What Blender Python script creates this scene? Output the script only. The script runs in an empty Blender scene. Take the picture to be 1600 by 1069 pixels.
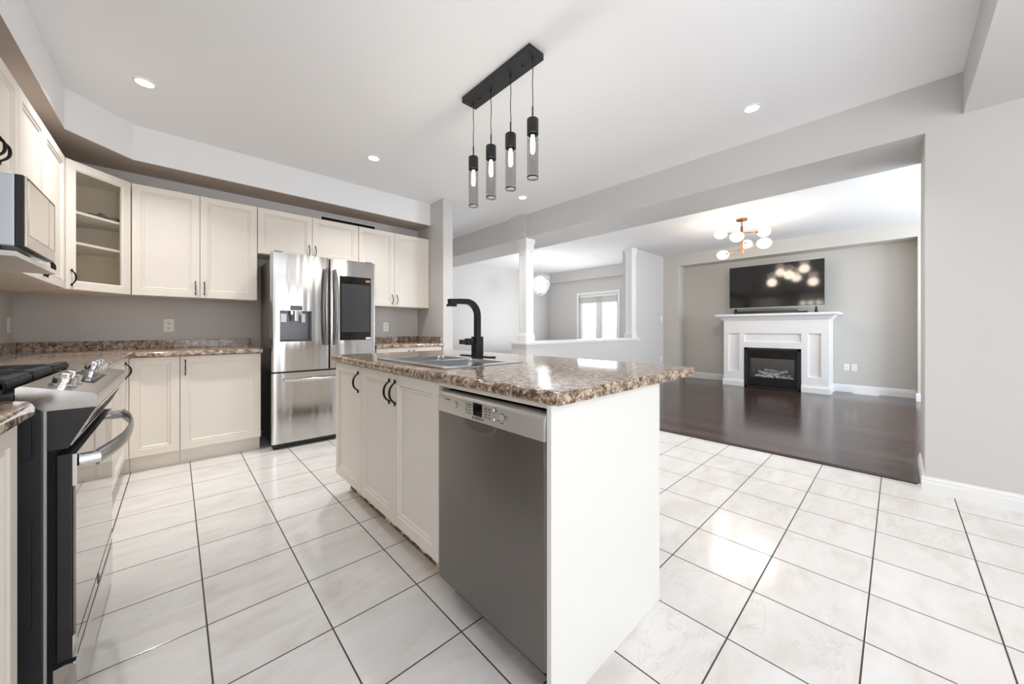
import bpy, bmesh, math, random
from math import sin, cos, pi, radians
from mathutils import Vector, Matrix
random.seed(7)
S = bpy.context.scene
C = S.collection

# ------------------------------------------------------------------ camera
YAW = 0.756134
cam_d = bpy.data.cameras.new('camera')
cam_d.sensor_width = 36.0
cam_d.lens = 562.2 / 1600 * 36.0
cam_d.shift_x = -(805.4 - 800) / 1600
cam_d.shift_y = (514.23 - 534.5) / 1600
cam_d.clip_start = 0.02
cam_d.clip_end = 200
cam = bpy.data.objects.new('camera', cam_d)
C.objects.link(cam)
cam.location = (0, 0, 1.09)
cam.rotation_euler = (pi / 2, 0, -YAW)
S.camera = cam

# ------------------------------------------------------------------ exposure, world, lights
S.view_settings.view_transform = 'Standard'
S.view_settings.look = 'None'
S.view_settings.exposure = 0.08
S.view_settings.gamma = 1.0
S.view_settings.use_curve_mapping = False
S.cycles.max_bounces = 10
S.cycles.diffuse_bounces = 6
S.cycles.glossy_bounces = 6
S.cycles.transparent_max_bounces = 24
S.cycles.sample_clamp_indirect = 6.0
S.cycles.caustics_reflective = False
S.cycles.caustics_refractive = False

W = bpy.data.worlds.new('sky'); S.world = W
W.use_nodes = True
bg = W.node_tree.nodes['Background']
bg.inputs[0].default_value = (0.93, 0.96, 1.0, 1)
bg.inputs[1].default_value = 2.2

def area(name, loc, rot, sx, sy, power, col=(1, 1, 1), spread=180):
    l = bpy.data.lights.new(name, 'AREA')
    l.shape = 'RECTANGLE'; l.size = sx; l.size_y = sy
    l.energy = power; l.color = col
    l.spread = radians(spread)
    o = bpy.data.objects.new(name, l); C.objects.link(o)
    o.location = loc; o.rotation_euler = rot
    return o
# daylight through the patio door and windows behind the camera, the living room and the dining room
area('daylight_patio_door', (1.3, -3.12, 1.1), (radians(90), 0, 0), 2.6, 2.0, 22, (0.90, 0.95, 1.0))
area('daylight_side_window', (-0.86, -1.6, 1.45), (radians(90), 0, radians(-90)), 1.6, 1.2, 14, (0.95, 0.975, 1.0))
area('daylight_living_window', (6.2, -3.12, 1.45), (radians(90), 0, 0), 2.6, 1.6, 175, (0.78, 0.89, 1.0))
area('daylight_dining_window', (8.20, 5.54, 1.35), (radians(90), 0, radians(90)), 1.2, 1.2, 26, (0.95, 0.975, 1.0))
# added fill lamps, out of view, aimed up to even out the rooms
area('fill_lamp_kitchen', (0.3, -1.45, 1.6), (radians(180), 0, 0), 2.2, 2.2, 62, (0.885, 0.94, 1.0))
area('fill_lamp_living', (6.1, -1.7, 1.0), (radians(180), 0, 0), 2.4, 2.0, 48, (0.90, 0.95, 1.0))
area('fill_lamp_dining', (6.1, 5.6, 0.45), (radians(180), 0, 0), 2.4, 2.4, 36, (0.96, 0.98, 1.0))

# ------------------------------------------------------------------ materials
def srgb(r, g, b):
    f = lambda c: (c / 255 / 12.92) if c / 255 <= 0.04045 else ((c / 255 + 0.055) / 1.055) ** 2.4
    return (f(r), f(g), f(b), 1)

def new_mat(name):
    m = bpy.data.materials.new(name); m.use_nodes = True
    nt = m.node_tree
    return m, nt, nt.nodes['Principled BSDF']

def node(nt, typ, **kw):
    n = nt.nodes.new(typ)
    for k, v in kw.items():
        setattr(n, k, v)
    return n

def mathn(nt, op, a, b=None, clamp=False):
    n = nt.nodes.new('ShaderNodeMath'); n.operation = op; n.use_clamp = clamp
    for i, v in enumerate((a, b)):
        if v is None: continue
        if isinstance(v, (int, float)): n.inputs[i].default_value = v
        else: nt.links.new(v, n.inputs[i])
    return n.outputs[0]

def ramp(nt, fac, stops, interp='LINEAR'):
    r = nt.nodes.new('ShaderNodeValToRGB'); r.color_ramp.interpolation = interp
    els = r.color_ramp.elements
    while len(els) < len(stops): els.new(0.5)
    for e, (p, c) in zip(els, stops):
        e.position = p; e.color = c
    nt.links.new(fac, r.inputs[0])
    return r.outputs[0]

def coords(nt, scale=(1, 1, 1)):
    t = nt.nodes.new('ShaderNodeTexCoord'); mp = nt.nodes.new('ShaderNodeMapping')
    mp.inputs['Scale'].default_value = scale
    nt.links.new(t.outputs['Object'], mp.inputs[0])
    return mp.outputs[0]

def noise(nt, vec, scale, detail=4, rough=0.55, dist=0.0):
    n = nt.nodes.new('ShaderNodeTexNoise')
    n.inputs['Scale'].default_value = scale; n.inputs['Detail'].default_value = detail
    n.inputs['Roughness'].default_value = rough; n.inputs['Distortion'].default_value = dist
    if vec is not None: nt.links.new(vec, n.inputs['Vector'])
    return n

def bump(nt, b, height, strength=0.2, dist=0.005):
    n = nt.nodes.new('ShaderNodeBump'); n.inputs['Strength'].default_value = strength
    n.inputs['Distance'].default_value = dist
    nt.links.new(height, n.inputs['Height']); nt.links.new(n.outputs[0], b.inputs['Normal'])

def simple(name, col, rough=0.5, metal=0.0, spec=0.5, bump_scale=0, bump_str=0.1, var=0.0, var_scale=3, coat=0.0):
    m, nt, b = new_mat(name)
    b.inputs['Base Color'].default_value = col
    b.inputs['Roughness'].default_value = rough
    b.inputs['Metallic'].default_value = metal
    b.inputs['Specular IOR Level'].default_value = spec
    b.inputs['Coat Weight'].default_value = coat
    b.inputs['Coat Roughness'].default_value = 0.05
    v = coords(nt)
    if var:
        n = noise(nt, v, var_scale, 3)
        lo = tuple(c * (1 - var) for c in col[:3]) + (1,)
        hi = tuple(min(1, c * (1 + var)) for c in col[:3]) + (1,)
        nt.links.new(ramp(nt, n.outputs[0], [(0.3, lo), (0.7, hi)]), b.inputs['Base Color'])
    if bump_scale:
        n = noise(nt, v, bump_scale, 3)
        bump(nt, b, n.outputs[0], bump_str, 0.003)
    return m

M = {}
M['wall'] = simple('grey_wall_paint', srgb(204, 202, 200), 0.65, spec=0.25, bump_scale=220, bump_str=0.03)
M['wall_warm'] = simple('greige_wall_paint', srgb(202, 198, 192), 0.65, spec=0.25, bump_scale=220, bump_str=0.03)
M['ceiling'] = simple('white_ceiling_paint', srgb(238, 239, 241), 0.8, spec=0.2)
M['stucco'] = simple('white_stucco_ceiling', srgb(232, 232, 233), 0.85, spec=0.15, bump_scale=90, bump_str=0.5)
M['soffit_shade'] = simple('soffit_underside_painted_shade', srgb(186, 173, 162), 0.7, spec=0.2)  # shade under the soffit, put into a darker base colour
M['trim'] = simple('white_trim_paint', srgb(234, 234, 234), 0.4, spec=0.4)
M['cream'] = simple('cream_cabinet_lacquer', srgb(230, 223, 214), 0.38, spec=0.4, var=0.012, var_scale=6)
M['cream_in'] = simple('cabinet_interior_melamine', srgb(246, 236, 218), 0.5, spec=0.3)
M['panel_white'] = simple('white_melamine_panel', srgb(232, 231, 228), 0.45, spec=0.35)
M['bronze'] = simple('dark_bronze_pull', srgb(40, 34, 31), 0.35, metal=0.7)
M['black_metal'] = simple('black_matte_metal', srgb(42, 43, 46), 0.42, metal=0.3)
M['faucet'] = simple('black_faucet_finish', srgb(30, 32, 37), 0.24, metal=0.2)
M['black_plastic'] = simple('black_plastic', srgb(22, 22, 23), 0.4)
M['black_enamel'] = simple('black_enamel_side', srgb(34, 34, 35), 0.42, var=0.12, var_scale=25)
M['dark_gap'] = simple('dark_cavity', srgb(14, 13, 12), 0.9)
M['cast_iron'] = simple('cast_iron_grate', srgb(30, 31, 33), 0.5, bump_scale=200, bump_str=0.15)
M['chrome'] = simple('polished_chrome', (0.82, 0.82, 0.83, 1), 0.08, metal=1.0)
M['brass'] = simple('antique_brass', srgb(132, 88, 52), 0.3, metal=0.9)
M['plate'] = simple('white_plastic_plate', srgb(240, 240, 238), 0.35)
M['slot'] = simple('dark_socket_slot', srgb(60, 58, 56), 0.6)
M['black_glass'] = simple('black_glass', srgb(9, 9, 10), 0.03, spec=0.6)
M['oven_glass'] = simple('mirror_black_oven_glass', (0.30, 0.29, 0.28, 1), 0.03, metal=0.85, spec=0.8)
M['mw_glass'] = simple('mirrored_microwave_door', (0.62, 0.58, 0.54, 1), 0.04, metal=1.0)
M['display'] = simple('dark_grey_display', srgb(62, 63, 66), 0.12)
M['tv'] = simple('television_screen', srgb(20, 18, 17), 0.08, spec=0.7)
M['silver'] = simple('silver_plastic', srgb(190, 190, 190), 0.3, metal=0.6)
M['orange'] = simple('orange_sticker', srgb(196, 110, 50), 0.5)
M['label_white'] = simple('white_sticker', srgb(232, 234, 238), 0.5)
M['ink'] = simple('dark_grey_print', srgb(58, 58, 60), 0.6)
M['grey_print'] = simple('grey_print', srgb(120, 120, 122), 0.6)
M['fridge_side'] = simple('grey_fridge_side', srgb(120, 114, 110), 0.35, metal=0.35)
M['firebox'] = simple('black_firebox', srgb(33, 33, 36), 0.45)
M['log'] = simple('grey_ceramic_log', srgb(196, 192, 188), 0.9, bump_scale=40, bump_str=0.8, var=0.35, var_scale=20)
M['ember'] = simple('pale_ember_stone', srgb(232, 230, 226), 0.9, bump_scale=60, bump_str=0.8, var=0.3, var_scale=30)
M['blind'] = simple('grey_fabric_shade', srgb(186, 186, 178), 0.8)
M['cloth'] = simple('dark_grey_crumpled_bag', srgb(96, 90, 84), 0.45, var=0.4, var_scale=25)
M['snow'] = simple('pale_snowy_ground', srgb(236, 238, 242), 0.9)
M['fence'] = simple('pale_grey_fence', srgb(205, 205, 205), 0.8)
M['clear_bulb'] = simple('bulb_holder', srgb(90, 80, 60), 0.4)

def emis(name, col, s):
    m, nt, b = new_mat(name)
    b.inputs['Base Color'].default_value = col
    b.inputs['Emission Color'].default_value = col
    b.inputs['Emission Strength'].default_value = s
    return m
M['led'] = emis('recessed_led_lens', (1, 0.97, 0.93, 1), 14)
M['bulb'] = emis('glowing_filament_bulb', (1, 0.94, 0.84, 1), 9)
M['globe'] = emis('opal_glass_globe', (1, 0.92, 0.80, 1), 1.9)
M['crystal_glow'] = emis('lit_crystal_core', (1, 0.98, 0.95, 1), 2.2)

def glass(name, tint=(1, 1, 1, 1), refl=0.08, rough=0.02):
    m = bpy.data.materials.new(name); m.use_nodes = True; nt = m.node_tree
    nt.nodes.clear()
    out = node(nt, 'ShaderNodeOutputMaterial'); mx = node(nt, 'ShaderNodeMixShader')
    tr = node(nt, 'ShaderNodeBsdfTransparent'); gl = node(nt, 'ShaderNodeBsdfGlossy')
    tr.inputs[0].default_value = tint; gl.inputs['Roughness'].default_value = rough
    fr = node(nt, 'ShaderNodeLayerWeight'); fr.inputs[0].default_value = 0.5
    f = mathn(nt, 'ADD', mathn(nt, 'MULTIPLY', mathn(nt, 'POWER', fr.outputs['Facing'], 5.0), 0.9), refl, True)
    nt.links.new(f, mx.inputs[0]); nt.links.new(tr.outputs[0], mx.inputs[1]); nt.links.new(gl.outputs[0], mx.inputs[2])
    nt.links.new(mx.outputs[0], out.inputs[0])
    return m
M['glass'] = glass('clear_window_glass')
M['cab_glass'] = glass('cabinet_door_glass', (0.98, 0.98, 0.97, 1), 0.04)
M['fire_glass'] = glass('fireplace_glass', (0.95, 0.96, 0.98, 1), 0.10, 0.15)
M['crystal'] = simple('frosty_cut_crystal', srgb(236, 238, 242), 0.12, spec=0.8)
M['crystal'].node_tree.nodes['Principled BSDF'].inputs['Transmission Weight'].default_value = 0.45

def mk_steel(name, base=(0.62, 0.615, 0.61, 1), rough=0.22, axis='z', wob=0.012, spots=0.0):
    m, nt, b = new_mat(name)
    b.inputs['Metallic'].default_value = 1.0
    sc = {'z': (60, 60, 1.0), 'x': (1.0, 60, 60), 'y': (60, 1.0, 60)}[axis]
    n = noise(nt, coords(nt, sc), 6, 3)
    r = mathn(nt, 'ADD', mathn(nt, 'MULTIPLY', n.outputs[0], 0.14), rough - 0.07)
    nt.links.new(r, b.inputs['Roughness'])
    lo = tuple(c * 0.94 for c in base[:3]) + (1,)
    nt.links.new(ramp(nt, n.outputs[0], [(0.3, lo), (0.7, base)]), b.inputs['Base Color'])
    n2 = noise(nt, coords(nt, {'z': (6, 6, .45), 'x': (.5, 6, 6), 'y': (6, .5, 6)}[axis]), 1.6, 1)
    bump(nt, b, n2.outputs[0], 0.5, wob)
    return m
M['steel'] = mk_steel('brushed_stainless_fridge', (0.60, 0.59, 0.58, 1), 0.16, 'z', 0.016)
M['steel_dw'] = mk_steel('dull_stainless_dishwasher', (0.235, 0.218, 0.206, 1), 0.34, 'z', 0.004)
M['pocket'] = simple('brown_grey_pocket_shade', srgb(84, 76, 72), 0.35)  # dark tone standing in for shade inside the grip
M['steel_panel'] = simple('silver_control_panel', srgb(204, 200, 196), 0.32, metal=0.6)
M['steel_handle'] = mk_steel('darker_stainless_handle', (0.33, 0.315, 0.30, 1), 0.25, 'z', 0.001)
M['steel_range'] = mk_steel('stainless_range', (0.6, 0.585, 0.57, 1), 0.22, 'y', 0.004)
M['steel_drawer'] = mk_steel('stainless_range_drawer', (0.60, 0.57, 0.55, 1), 0.16, 'y', 0.003)
M['steel_sink'] = simple('satin_stainless_rim', (0.60, 0.605, 0.615, 1), 0.2, metal=1.0)
M['steel_bowl'] = simple('stainless_bowl_shaded', (0.30, 0.31, 0.34, 1), 0.28, metal=1.0)  # same steel as the rim, darkened to paint shade into the bowls

# ceramic tile floor: grid phase and pitch as laid in the room
TP = 0.305 * 1.09; TX = -0.2293 * 1.09; TY = 1.2921 * 1.09
def mk_tile():
    m, nt, b = new_mat('glossy_marble_look_tile')
    t = node(nt, 'ShaderNodeTexCoord'); sp = node(nt, 'ShaderNodeSeparateXYZ')
    nt.links.new(t.outputs['Object'], sp.inputs[0])
    u = mathn(nt, 'DIVIDE', mathn(nt, 'SUBTRACT', sp.outputs[0], TX), TP)
    v = mathn(nt, 'DIVIDE', mathn(nt, 'SUBTRACT', sp.outputs[1], TY), TP)
    iu = mathn(nt, 'FLOOR', u); iv = mathn(nt, 'FLOOR', v)
    def edge(w):
        f = mathn(nt, 'FRACT', w)
        return mathn(nt, 'MINIMUM', f, mathn(nt, 'SUBTRACT', 1.0, f))
    d = mathn(nt, 'MINIMUM', edge(u), edge(v))
    g = mathn(nt, 'LESS_THAN', d, 0.0075)
    cell = node(nt, 'ShaderNodeCombineXYZ')
    nt.links.new(iu, cell.inputs[0]); nt.links.new(iv, cell.inputs[1])
    wn = node(nt, 'ShaderNodeTexWhiteNoise'); nt.links.new(cell.outputs[0], wn.inputs['Vector'])
    sc = node(nt, 'ShaderNodeVectorMath', operation='SCALE'); sc.inputs['Scale'].default_value = 37.0
    nt.links.new(wn.outputs['Color'], sc.inputs[0])
    ad = node(nt, 'ShaderNodeVectorMath', operation='ADD')
    nt.links.new(t.outputs['Object'], ad.inputs[0]); nt.links.new(sc.outputs[0], ad.inputs[1])
    mp = node(nt, 'ShaderNodeMapping'); mp.inputs['Rotation'].default_value = (0, 0, 0.5); mp.inputs['Scale'].default_value = (1, 2.4, 1)
    nt.links.new(ad.outputs[0], mp.inputs[0])
    cl = noise(nt, mp.outputs[0], 3.2, 6, 0.6, 0.8)
    base = ramp(nt, cl.outputs[0], [(0.28, srgb(216, 210, 205)), (0.48, srgb(226, 223, 220)), (0.7, srgb(232, 231, 230))])
    vn = noise(nt, mp.outputs[0], 2.6, 5, 0.6, 2.2)
    vd = mathn(nt, 'ABSOLUTE', mathn(nt, 'SUBTRACT', vn.outputs[0], 0.5))
    vm = ramp(nt, vd, [(0.0, (0.42, 0.42, 0.42, 1)), (0.018, (0, 0, 0, 1))])
    mx = node(nt, 'ShaderNodeMixRGB'); mx.inputs[2].default_value = srgb(200, 191, 184)
    mk = noise(nt, ad.outputs[0], 1.9, 1)
    vm2 = mathn(nt, 'MULTIPLY', vm, ramp(nt, mk.outputs[0], [(0.45, (0, 0, 0, 1)), (0.65, (1, 1, 1, 1))]))
    nt.links.new(vm2, mx.inputs[0]); nt.links.new(base, mx.inputs[1])
    gm = node(nt, 'ShaderNodeMixRGB'); gm.inputs[2].default_value = srgb(66, 58, 52)
    nt.links.new(g, gm.inputs[0]); nt.links.new(mx.outputs[0], gm.inputs[1])
    nt.links.new(gm.outputs[0], b.inputs['Base Color'])
    nt.links.new(mathn(nt, 'ADD', mathn(nt, 'MULTIPLY', g, 0.6), 0.12), b.inputs['Roughness'])
    b.inputs['Specular IOR Level'].default_value = 0.55
    hb = ramp(nt, d, [(0.004, (0, 0, 0, 1)), (0.012, (1, 1, 1, 1))])
    bump(nt, b, hb, 0.35, 0.002)
    return m
M['tile'] = mk_tile()

def mk_wood():
    m, nt, b = new_mat('dark_walnut_hardwood')
    t = node(nt, 'ShaderNodeTexCoord'); mp = node(nt, 'ShaderNodeMapping')
    mp.inputs['Rotation'].default_value = (0, 0, pi / 2)
    nt.links.new(t.outputs['Object'], mp.inputs[0])
    br = node(nt, 'ShaderNodeTexBrick')
    br.inputs['Scale'].default_value = 1.0; br.inputs['Brick Width'].default_value = 1.1; br.inputs['Row Height'].default_value = 0.085
    br.inputs['Mortar Size'].default_value = 0.0012; br.inputs['Mortar Smooth'].default_value = 0.2
    br.inputs['Color1'].default_value = (0.35, 0.35, 0.35, 1); br.inputs['Color2'].default_value = (0.75, 0.75, 0.75, 1)
    br.inputs['Mortar'].default_value = (0, 0, 0, 1); br.offset = 0.37
    nt.links.new(mp.outputs[0], br.inputs['Vector'])
    gr = noise(nt, coords(nt, (30, 1.5, 1)), 3, 5, 0.6)
    v = mathn(nt, 'MULTIPLY', br.outputs['Color'], mathn(nt, 'ADD', gr.outputs[0], 0.5))
    nt.links.new(ramp(nt, v, [(0.0, srgb(18, 12, 11)), (0.35, srgb(47, 35, 33)), (0.9, srgb(84, 64, 58))]), b.inputs['Base Color'])
    b.inputs['Roughness'].default_value = 0.16
    b.inputs['Specular IOR Level'].default_value = 0.55
    bump(nt, b, mathn(nt, 'ADD', br.outputs['Color'], mathn(nt, 'MULTIPLY', gr.outputs[0], 0.6)), 0.12, 0.002)
    return m
M['wood'] = mk_wood()
M['wood_strip'] = simple('dark_wood_reducer', srgb(50, 33, 29), 0.25, var=0.2, var_scale=14)

def mk_granite():
    m, nt, b = new_mat('brown_granite_laminate')
    v = coords(nt)
    n1 = noise(nt, v, 34, 8, 0.76, 0.45)
    base = ramp(nt, n1.outputs[0], [(0.30, srgb(38, 31, 29)), (0.42, srgb(92, 70, 56)), (0.50, srgb(152, 128, 108)), (0.57, srgb(208, 194, 178)), (0.70, srgb(112, 88, 72))])
    vo = node(nt, 'ShaderNodeTexVoronoi'); vo.inputs['Scale'].default_value = 150
    nt.links.new(v, vo.inputs['Vector'])
    sp = node(nt, 'ShaderNodeSeparateColor'); nt.links.new(vo.outputs['Color'], sp.inputs[0])
    fl = ramp(nt, sp.outputs[0], [(0.0, (0.22, 0.17, 0.14, 1)), (0.25, (0.8, 0.78, 0.75, 1)), (0.75, (1.0, 0.97, 0.93, 1)), (1.0, (1.5, 1.46, 1.4, 1))])
    mx = node(nt, 'ShaderNodeMixRGB', blend_type='MULTIPLY'); mx.inputs[0].default_value = 0.75
    nt.links.new(base, mx.inputs[1]); nt.links.new(fl, mx.inputs[2])
    n2 = noise(nt, v, 4.5, 3, 0.5, 0.6)
    hl = node(nt, 'ShaderNodeMixRGB'); hl.inputs[2].default_value = srgb(204, 188, 170)
    nt.links.new(ramp(nt, n2.outputs[0], [(0.5, (0, 0, 0, 1)), (0.75, (0.28, 0.28, 0.28, 1))]), hl.inputs[0])
    nt.links.new(mx.outputs[0], hl.inputs[1])
    nt.links.new(hl.outputs[0], b.inputs['Base Color'])
    b.inputs['Roughness'].default_value = 0.09
    b.inputs['Specular IOR Level'].default_value = 0.6
    return m
M['granite'] = mk_granite()

def mk_kick():
    m, nt, b = new_mat('worn_toe_kick_board')
    t = node(nt, 'ShaderNodeTexCoord'); sp = node(nt, 'ShaderNodeSeparateXYZ')
    nt.links.new(t.outputs['Object'], sp.inputs[0])
    n = noise(nt, coords(nt, (1, 1, 1)), 11, 5, 0.65)
    th = mathn(nt, 'MULTIPLY', mathn(nt, 'SUBTRACT', n.outputs[0], 0.44), 0.26)
    f = mathn(nt, 'LESS_THAN', sp.outputs[2], th)
    mx = node(nt, 'ShaderNodeMixRGB'); mx.inputs[1].default_value = srgb(226, 214, 196)
    n2 = noise(nt, coords(nt), 60, 3)
    nt.links.new(ramp(nt, n2.outputs[0], [(0.35, srgb(70, 50, 34)), (0.65, srgb(146, 116, 84))]), mx.inputs[2])
    nt.links.new(f, mx.inputs[0]); nt.links.new(mx.outputs[0], b.inputs['Base Color'])
    b.inputs['Roughness'].default_value = 0.6
    return m
M['kick'] = mk_kick()

# ------------------------------------------------------------------ mesh helpers
class MB:
    def __init__(self):
        self.bm = bmesh.new()
    def _merge(self, other):
        me = bpy.data.meshes.new('tmp'); other.to_mesh(me); other.free()
        self.bm.from_mesh(me); bpy.data.meshes.remove(me)
        return self
    def box(self, x0, x1, y0, y1, z0, z1, bevel=0.0, seg=2):
        b = bmesh.new()
        bmesh.ops.create_cube(b, size=1)
        for v in b.verts:
            v.co = Vector(((x0 + x1) / 2 + v.co.x * (x1 - x0), (y0 + y1) / 2 + v.co.y * (y1 - y0), (z0 + z1) / 2 + v.co.z * (z1 - z0)))
        if bevel:
            bmesh.ops.bevel(b, geom=b.edges[:], offset=bevel, segments=seg, affect='EDGES', profile=0.6)
        return self._merge(b)
    def prism(self, pts, axis, a, b_, smooth=False):
        """closed polygon extruded along an axis. axis x: pts (y,z); y: pts (x,z); z: pts (x,y)"""
        f = {'x': lambda p, t: (t, p[0], p[1]), 'y': lambda p, t: (p[0], t, p[1]), 'z': lambda p, t: (p[0], p[1], t)}[axis]
        b = bmesh.new()
        A = [b.verts.new(f(p, a)) for p in pts]; B = [b.verts.new(f(p, b_)) for p in pts]
        n = len(pts)
        for i in range(n):
            b.faces.new((A[i], A[(i + 1) % n], B[(i + 1) % n], B[i]))
        b.faces.new(A[::-1]); b.faces.new(B)
        bmesh.ops.recalc_face_normals(b, faces=b.faces[:])
        return self._merge(b)
    def lathe(self, prof, c=(0, 0, 0), seg=24, axis='z', caps=True):
        b = bmesh.new(); rings = []
        for r, z in prof:
            ring = []
            for i in range(seg):
                a = 2 * pi * i / seg
                p = (r * cos(a), r * sin(a), z)
                if axis == 'x': p = (p[2], p[0], p[1])
                if axis == 'y': p = (p[0], p[2], p[1])
                ring.append(b.verts.new(Vector(p) + Vector(c)))
            rings.append(ring)
        for A, B in zip(rings, rings[1:]):
            for i in range(seg):
                b.faces.new((A[i], A[(i + 1) % seg], B[(i + 1) % seg], B[i]))
        if caps:
            b.faces.new(rings[0][::-1]); b.faces.new(rings[-1])
        bmesh.ops.recalc_face_normals(b, faces=b.faces[:])
        return self._merge(b)
    def cyl(self, c, r, z0, z1, seg=24, axis='z'):
        return self.lathe([(r, z0), (r, z1)], c, seg, axis)
    def tube(self, pts, r, seg=10, flat=(1, 1), up=None):
        """r number or list; flat scales the two section axes; up fixes the section frame"""
        pts = [Vector(p) for p in pts]; n = len(pts)
        rs = r if isinstance(r, (list, tuple)) else [r] * n
        b = bmesh.new(); rings = []
        prev = None
        for i, p in enumerate(pts):
            t = (pts[min(i + 1, n - 1)] - pts[max(i - 1, 0)]).normalized()
            if up is not None: ref = Vector(up)
            elif prev is not None: ref = prev
            else: ref = Vector((0, 0, 1)) if abs(t.z) < 0.9 else Vector((1, 0, 0))
            u = t.cross(ref)
            if u.length < 1e-6: u = t.cross(Vector((1, 0.3, 0.2)))
            u.normalize(); w = u.cross(t).normalized(); prev = w
            ring = []
            for k in range(seg):
                a = 2 * pi * (k + 0.5) / seg
                q = 1.0
                ring.append(b.verts.new(p + (u * cos(a) * flat[0] + w * sin(a) * flat[1]) * rs[i] * q))
            rings.append(ring)
        for A, B in zip(rings, rings[1:]):
            for k in range(seg):
                b.faces.new((A[k], A[(k + 1) % seg], B[(k + 1) % seg], B[k]))
        b.faces.new(rings[0][::-1]); b.faces.new(rings[-1])
        bmesh.ops.recalc_face_normals(b, faces=b.faces[:])
        return self._merge(b)
    def ball(self, c, rx, ry=None, rz=None, seg=20, rings=12):
        b = bmesh.new()
        bmesh.ops.create_uvsphere(b, u_segments=seg, v_segments=rings, radius=1)
        ry = ry or rx; rz = rz or rx
        for v in b.verts: v.co = Vector((v.co.x * rx, v.co.y * ry, v.co.z * rz)) + Vector(c)
        return self._merge(b)
    def quad(self, a, b_, c, d):
        vs = [self.bm.verts.new(p) for p in (a, b_, c, d)]
        self.bm.faces.new(vs); return self
    def xform(self, mat):
        self.bm.transform(mat); return self

ORG = {}
def link(o, parent=None):
    C.objects.link(o)
    if parent is not None: o.parent = parent
    return o
def finish(mb, name, mat, smooth):
    me = bpy.data.meshes.new(name)
    mb.bm.normal_update(); mb.bm.to_mesh(me); mb.bm.free()
    if mat is not None: me.materials.append(mat)
    if smooth:
        for p in me.polygons: p.use_smooth = True
        try: me.set_sharp_from_angle(angle=radians(smooth if smooth > 1 else 35))
        except Exception: pass
    return me
def part(name, mb, mat, parent, smooth=0, label=None, local=False):
    """a part or sub-part; coordinates are world ones unless local"""
    org = ORG[parent]
    if not local: mb.bm.transform(Matrix.Translation(-org))
    o = bpy.data.objects.new(name, finish(mb, name, mat, smooth))
    link(o, parent); ORG[o] = org
    if label: o['label'] = label
    return o
def tag(o, label, cat, group=None):
    o['label'] = label; o['category'] = cat
    if group: o['group'] = group
    return o
def thing(name, label, cat, loc, rotz=0, group=None):
    o = bpy.data.objects.new(name, None); link(o)
    o.empty_display_size = 0.05
    o.location = loc; o.rotation_euler = (0, 0, rotz)
    ORG[o] = Vector(loc)
    return tag(o, label, cat, group)
def solo(name, mb, mat, loc, smooth=0):
    mb.bm.transform(Matrix.Translation(-Vector(loc)))
    o = bpy.data.objects.new(name, finish(mb, name, mat, smooth))
    link(o); o.location = loc; ORG[o] = Vector(loc)
    return o
def struct(name, mb, mat, smooth=0, parent=None, loc=(0, 0, 0)):
    if parent is not None: return part(name, mb, mat, parent, smooth)
    o = solo(name, mb, mat, loc, smooth); o['kind'] = 'structure'
    return o
def copy_tree(o, parent=None):
    c = o.copy(); C.objects.link(c)
    if parent is not None: c.parent = parent
    for ch in [x for x in o.children]: copy_tree(ch, c)
    return c

# ------------------------------------------------------------------ room shell
CZ = 2.735
XL, YB = -0.895, 4.57           # left wall, back wall
XO, XO2 = 3.66, 4.30            # wide header and its wall
YH = 3.66                       # half wall, living side
XF = 8.12                       # far wall plane
YD = 7.25                       # dining room wall
struct('floor', MB().box(XL - .1, 3.81, -3.3, YD + .1, -0.1, 0.0), M['tile'])
struct('floor_hardwood', MB().box(3.811, 8.9, -3.3, YD + .1, -0.1, 0.0), M['wood'])
struct('trim_1', MB().prism([(3.775, 0.0), (3.785, .006), (3.83, .010), (3.845, 0.0)], 'y', -0.10, 6.9), M['wood_strip'])
struct('ceiling', MB().box(XL - .1, XO2 - 0.3, -3.3, YD + .1, CZ, CZ + .1), M['ceiling'])
struct('ceiling_living', MB().box(XO2 - 0.3, 8.9, -3.3, YD + .1, CZ, CZ + .1), M['stucco'])
# left wall with an opening for the side window behind the camera
struct('wall_left', MB().box(XL - .1, XL, -0.8, YB + .1, 0, CZ).box(XL - .1, XL, -3.3, -2.4, 0, CZ)
       .box(XL - .1, XL, -2.4, -.8, 0, .85).box(XL - .1, XL, -2.4, -.8, 2.05, CZ), M['wall'])
struct('wall_back', MB().box(XL, 2.44, YB, YB + .1, 0, CZ), M['wall'])
struct('wall_pillar', MB().box(2.44, 2.58, 3.91, YD, 0, CZ), M['wall'])
struct('wall_dining', MB().box(2.58, 8.6, YD, YD + .1, 0, CZ), M['wall'])
# front wall behind the camera with patio door and living window openings
struct('wall_front', MB().box(XL - .1, 0.0, -3.3, -3.2, 0, CZ).box(2.6, 4.9, -3.3, -3.2, 0, CZ).box(7.5, 8.9, -3.3, -3.2, 0, CZ)
       .box(0, 2.6, -3.3, -3.2, 2.1, CZ).box(4.9, 7.5, -3.3, -3.2, 2.25, CZ).box(4.9, 7.5, -3.3, -3.2, 0, .65), M['wall'])
struct('wall_right', MB().box(XO, XO2, -3.2, -0.13, 0, CZ).box(XO, XO2, -0.13, YD, 2.405, CZ), M['wall'])
struct('wall_header_block', MB().box(3.60, XO - .0005, 3.645, 3.93, 2.405, CZ), M['wall'])
# far wall of the living room: frame around a shallow niche
fw = MB()
fw.box(XF, 8.46, 3.33, YH + .02, 0, CZ).box(XF, 8.46, -3.2, -.215, 0, CZ).box(XF, 8.46, -.215, 3.33, 2.487, CZ).box(8.46, 8.6, -3.2, YH + .3, 0, CZ)
struct('wall_far', fw, M['wall_warm'])
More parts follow.
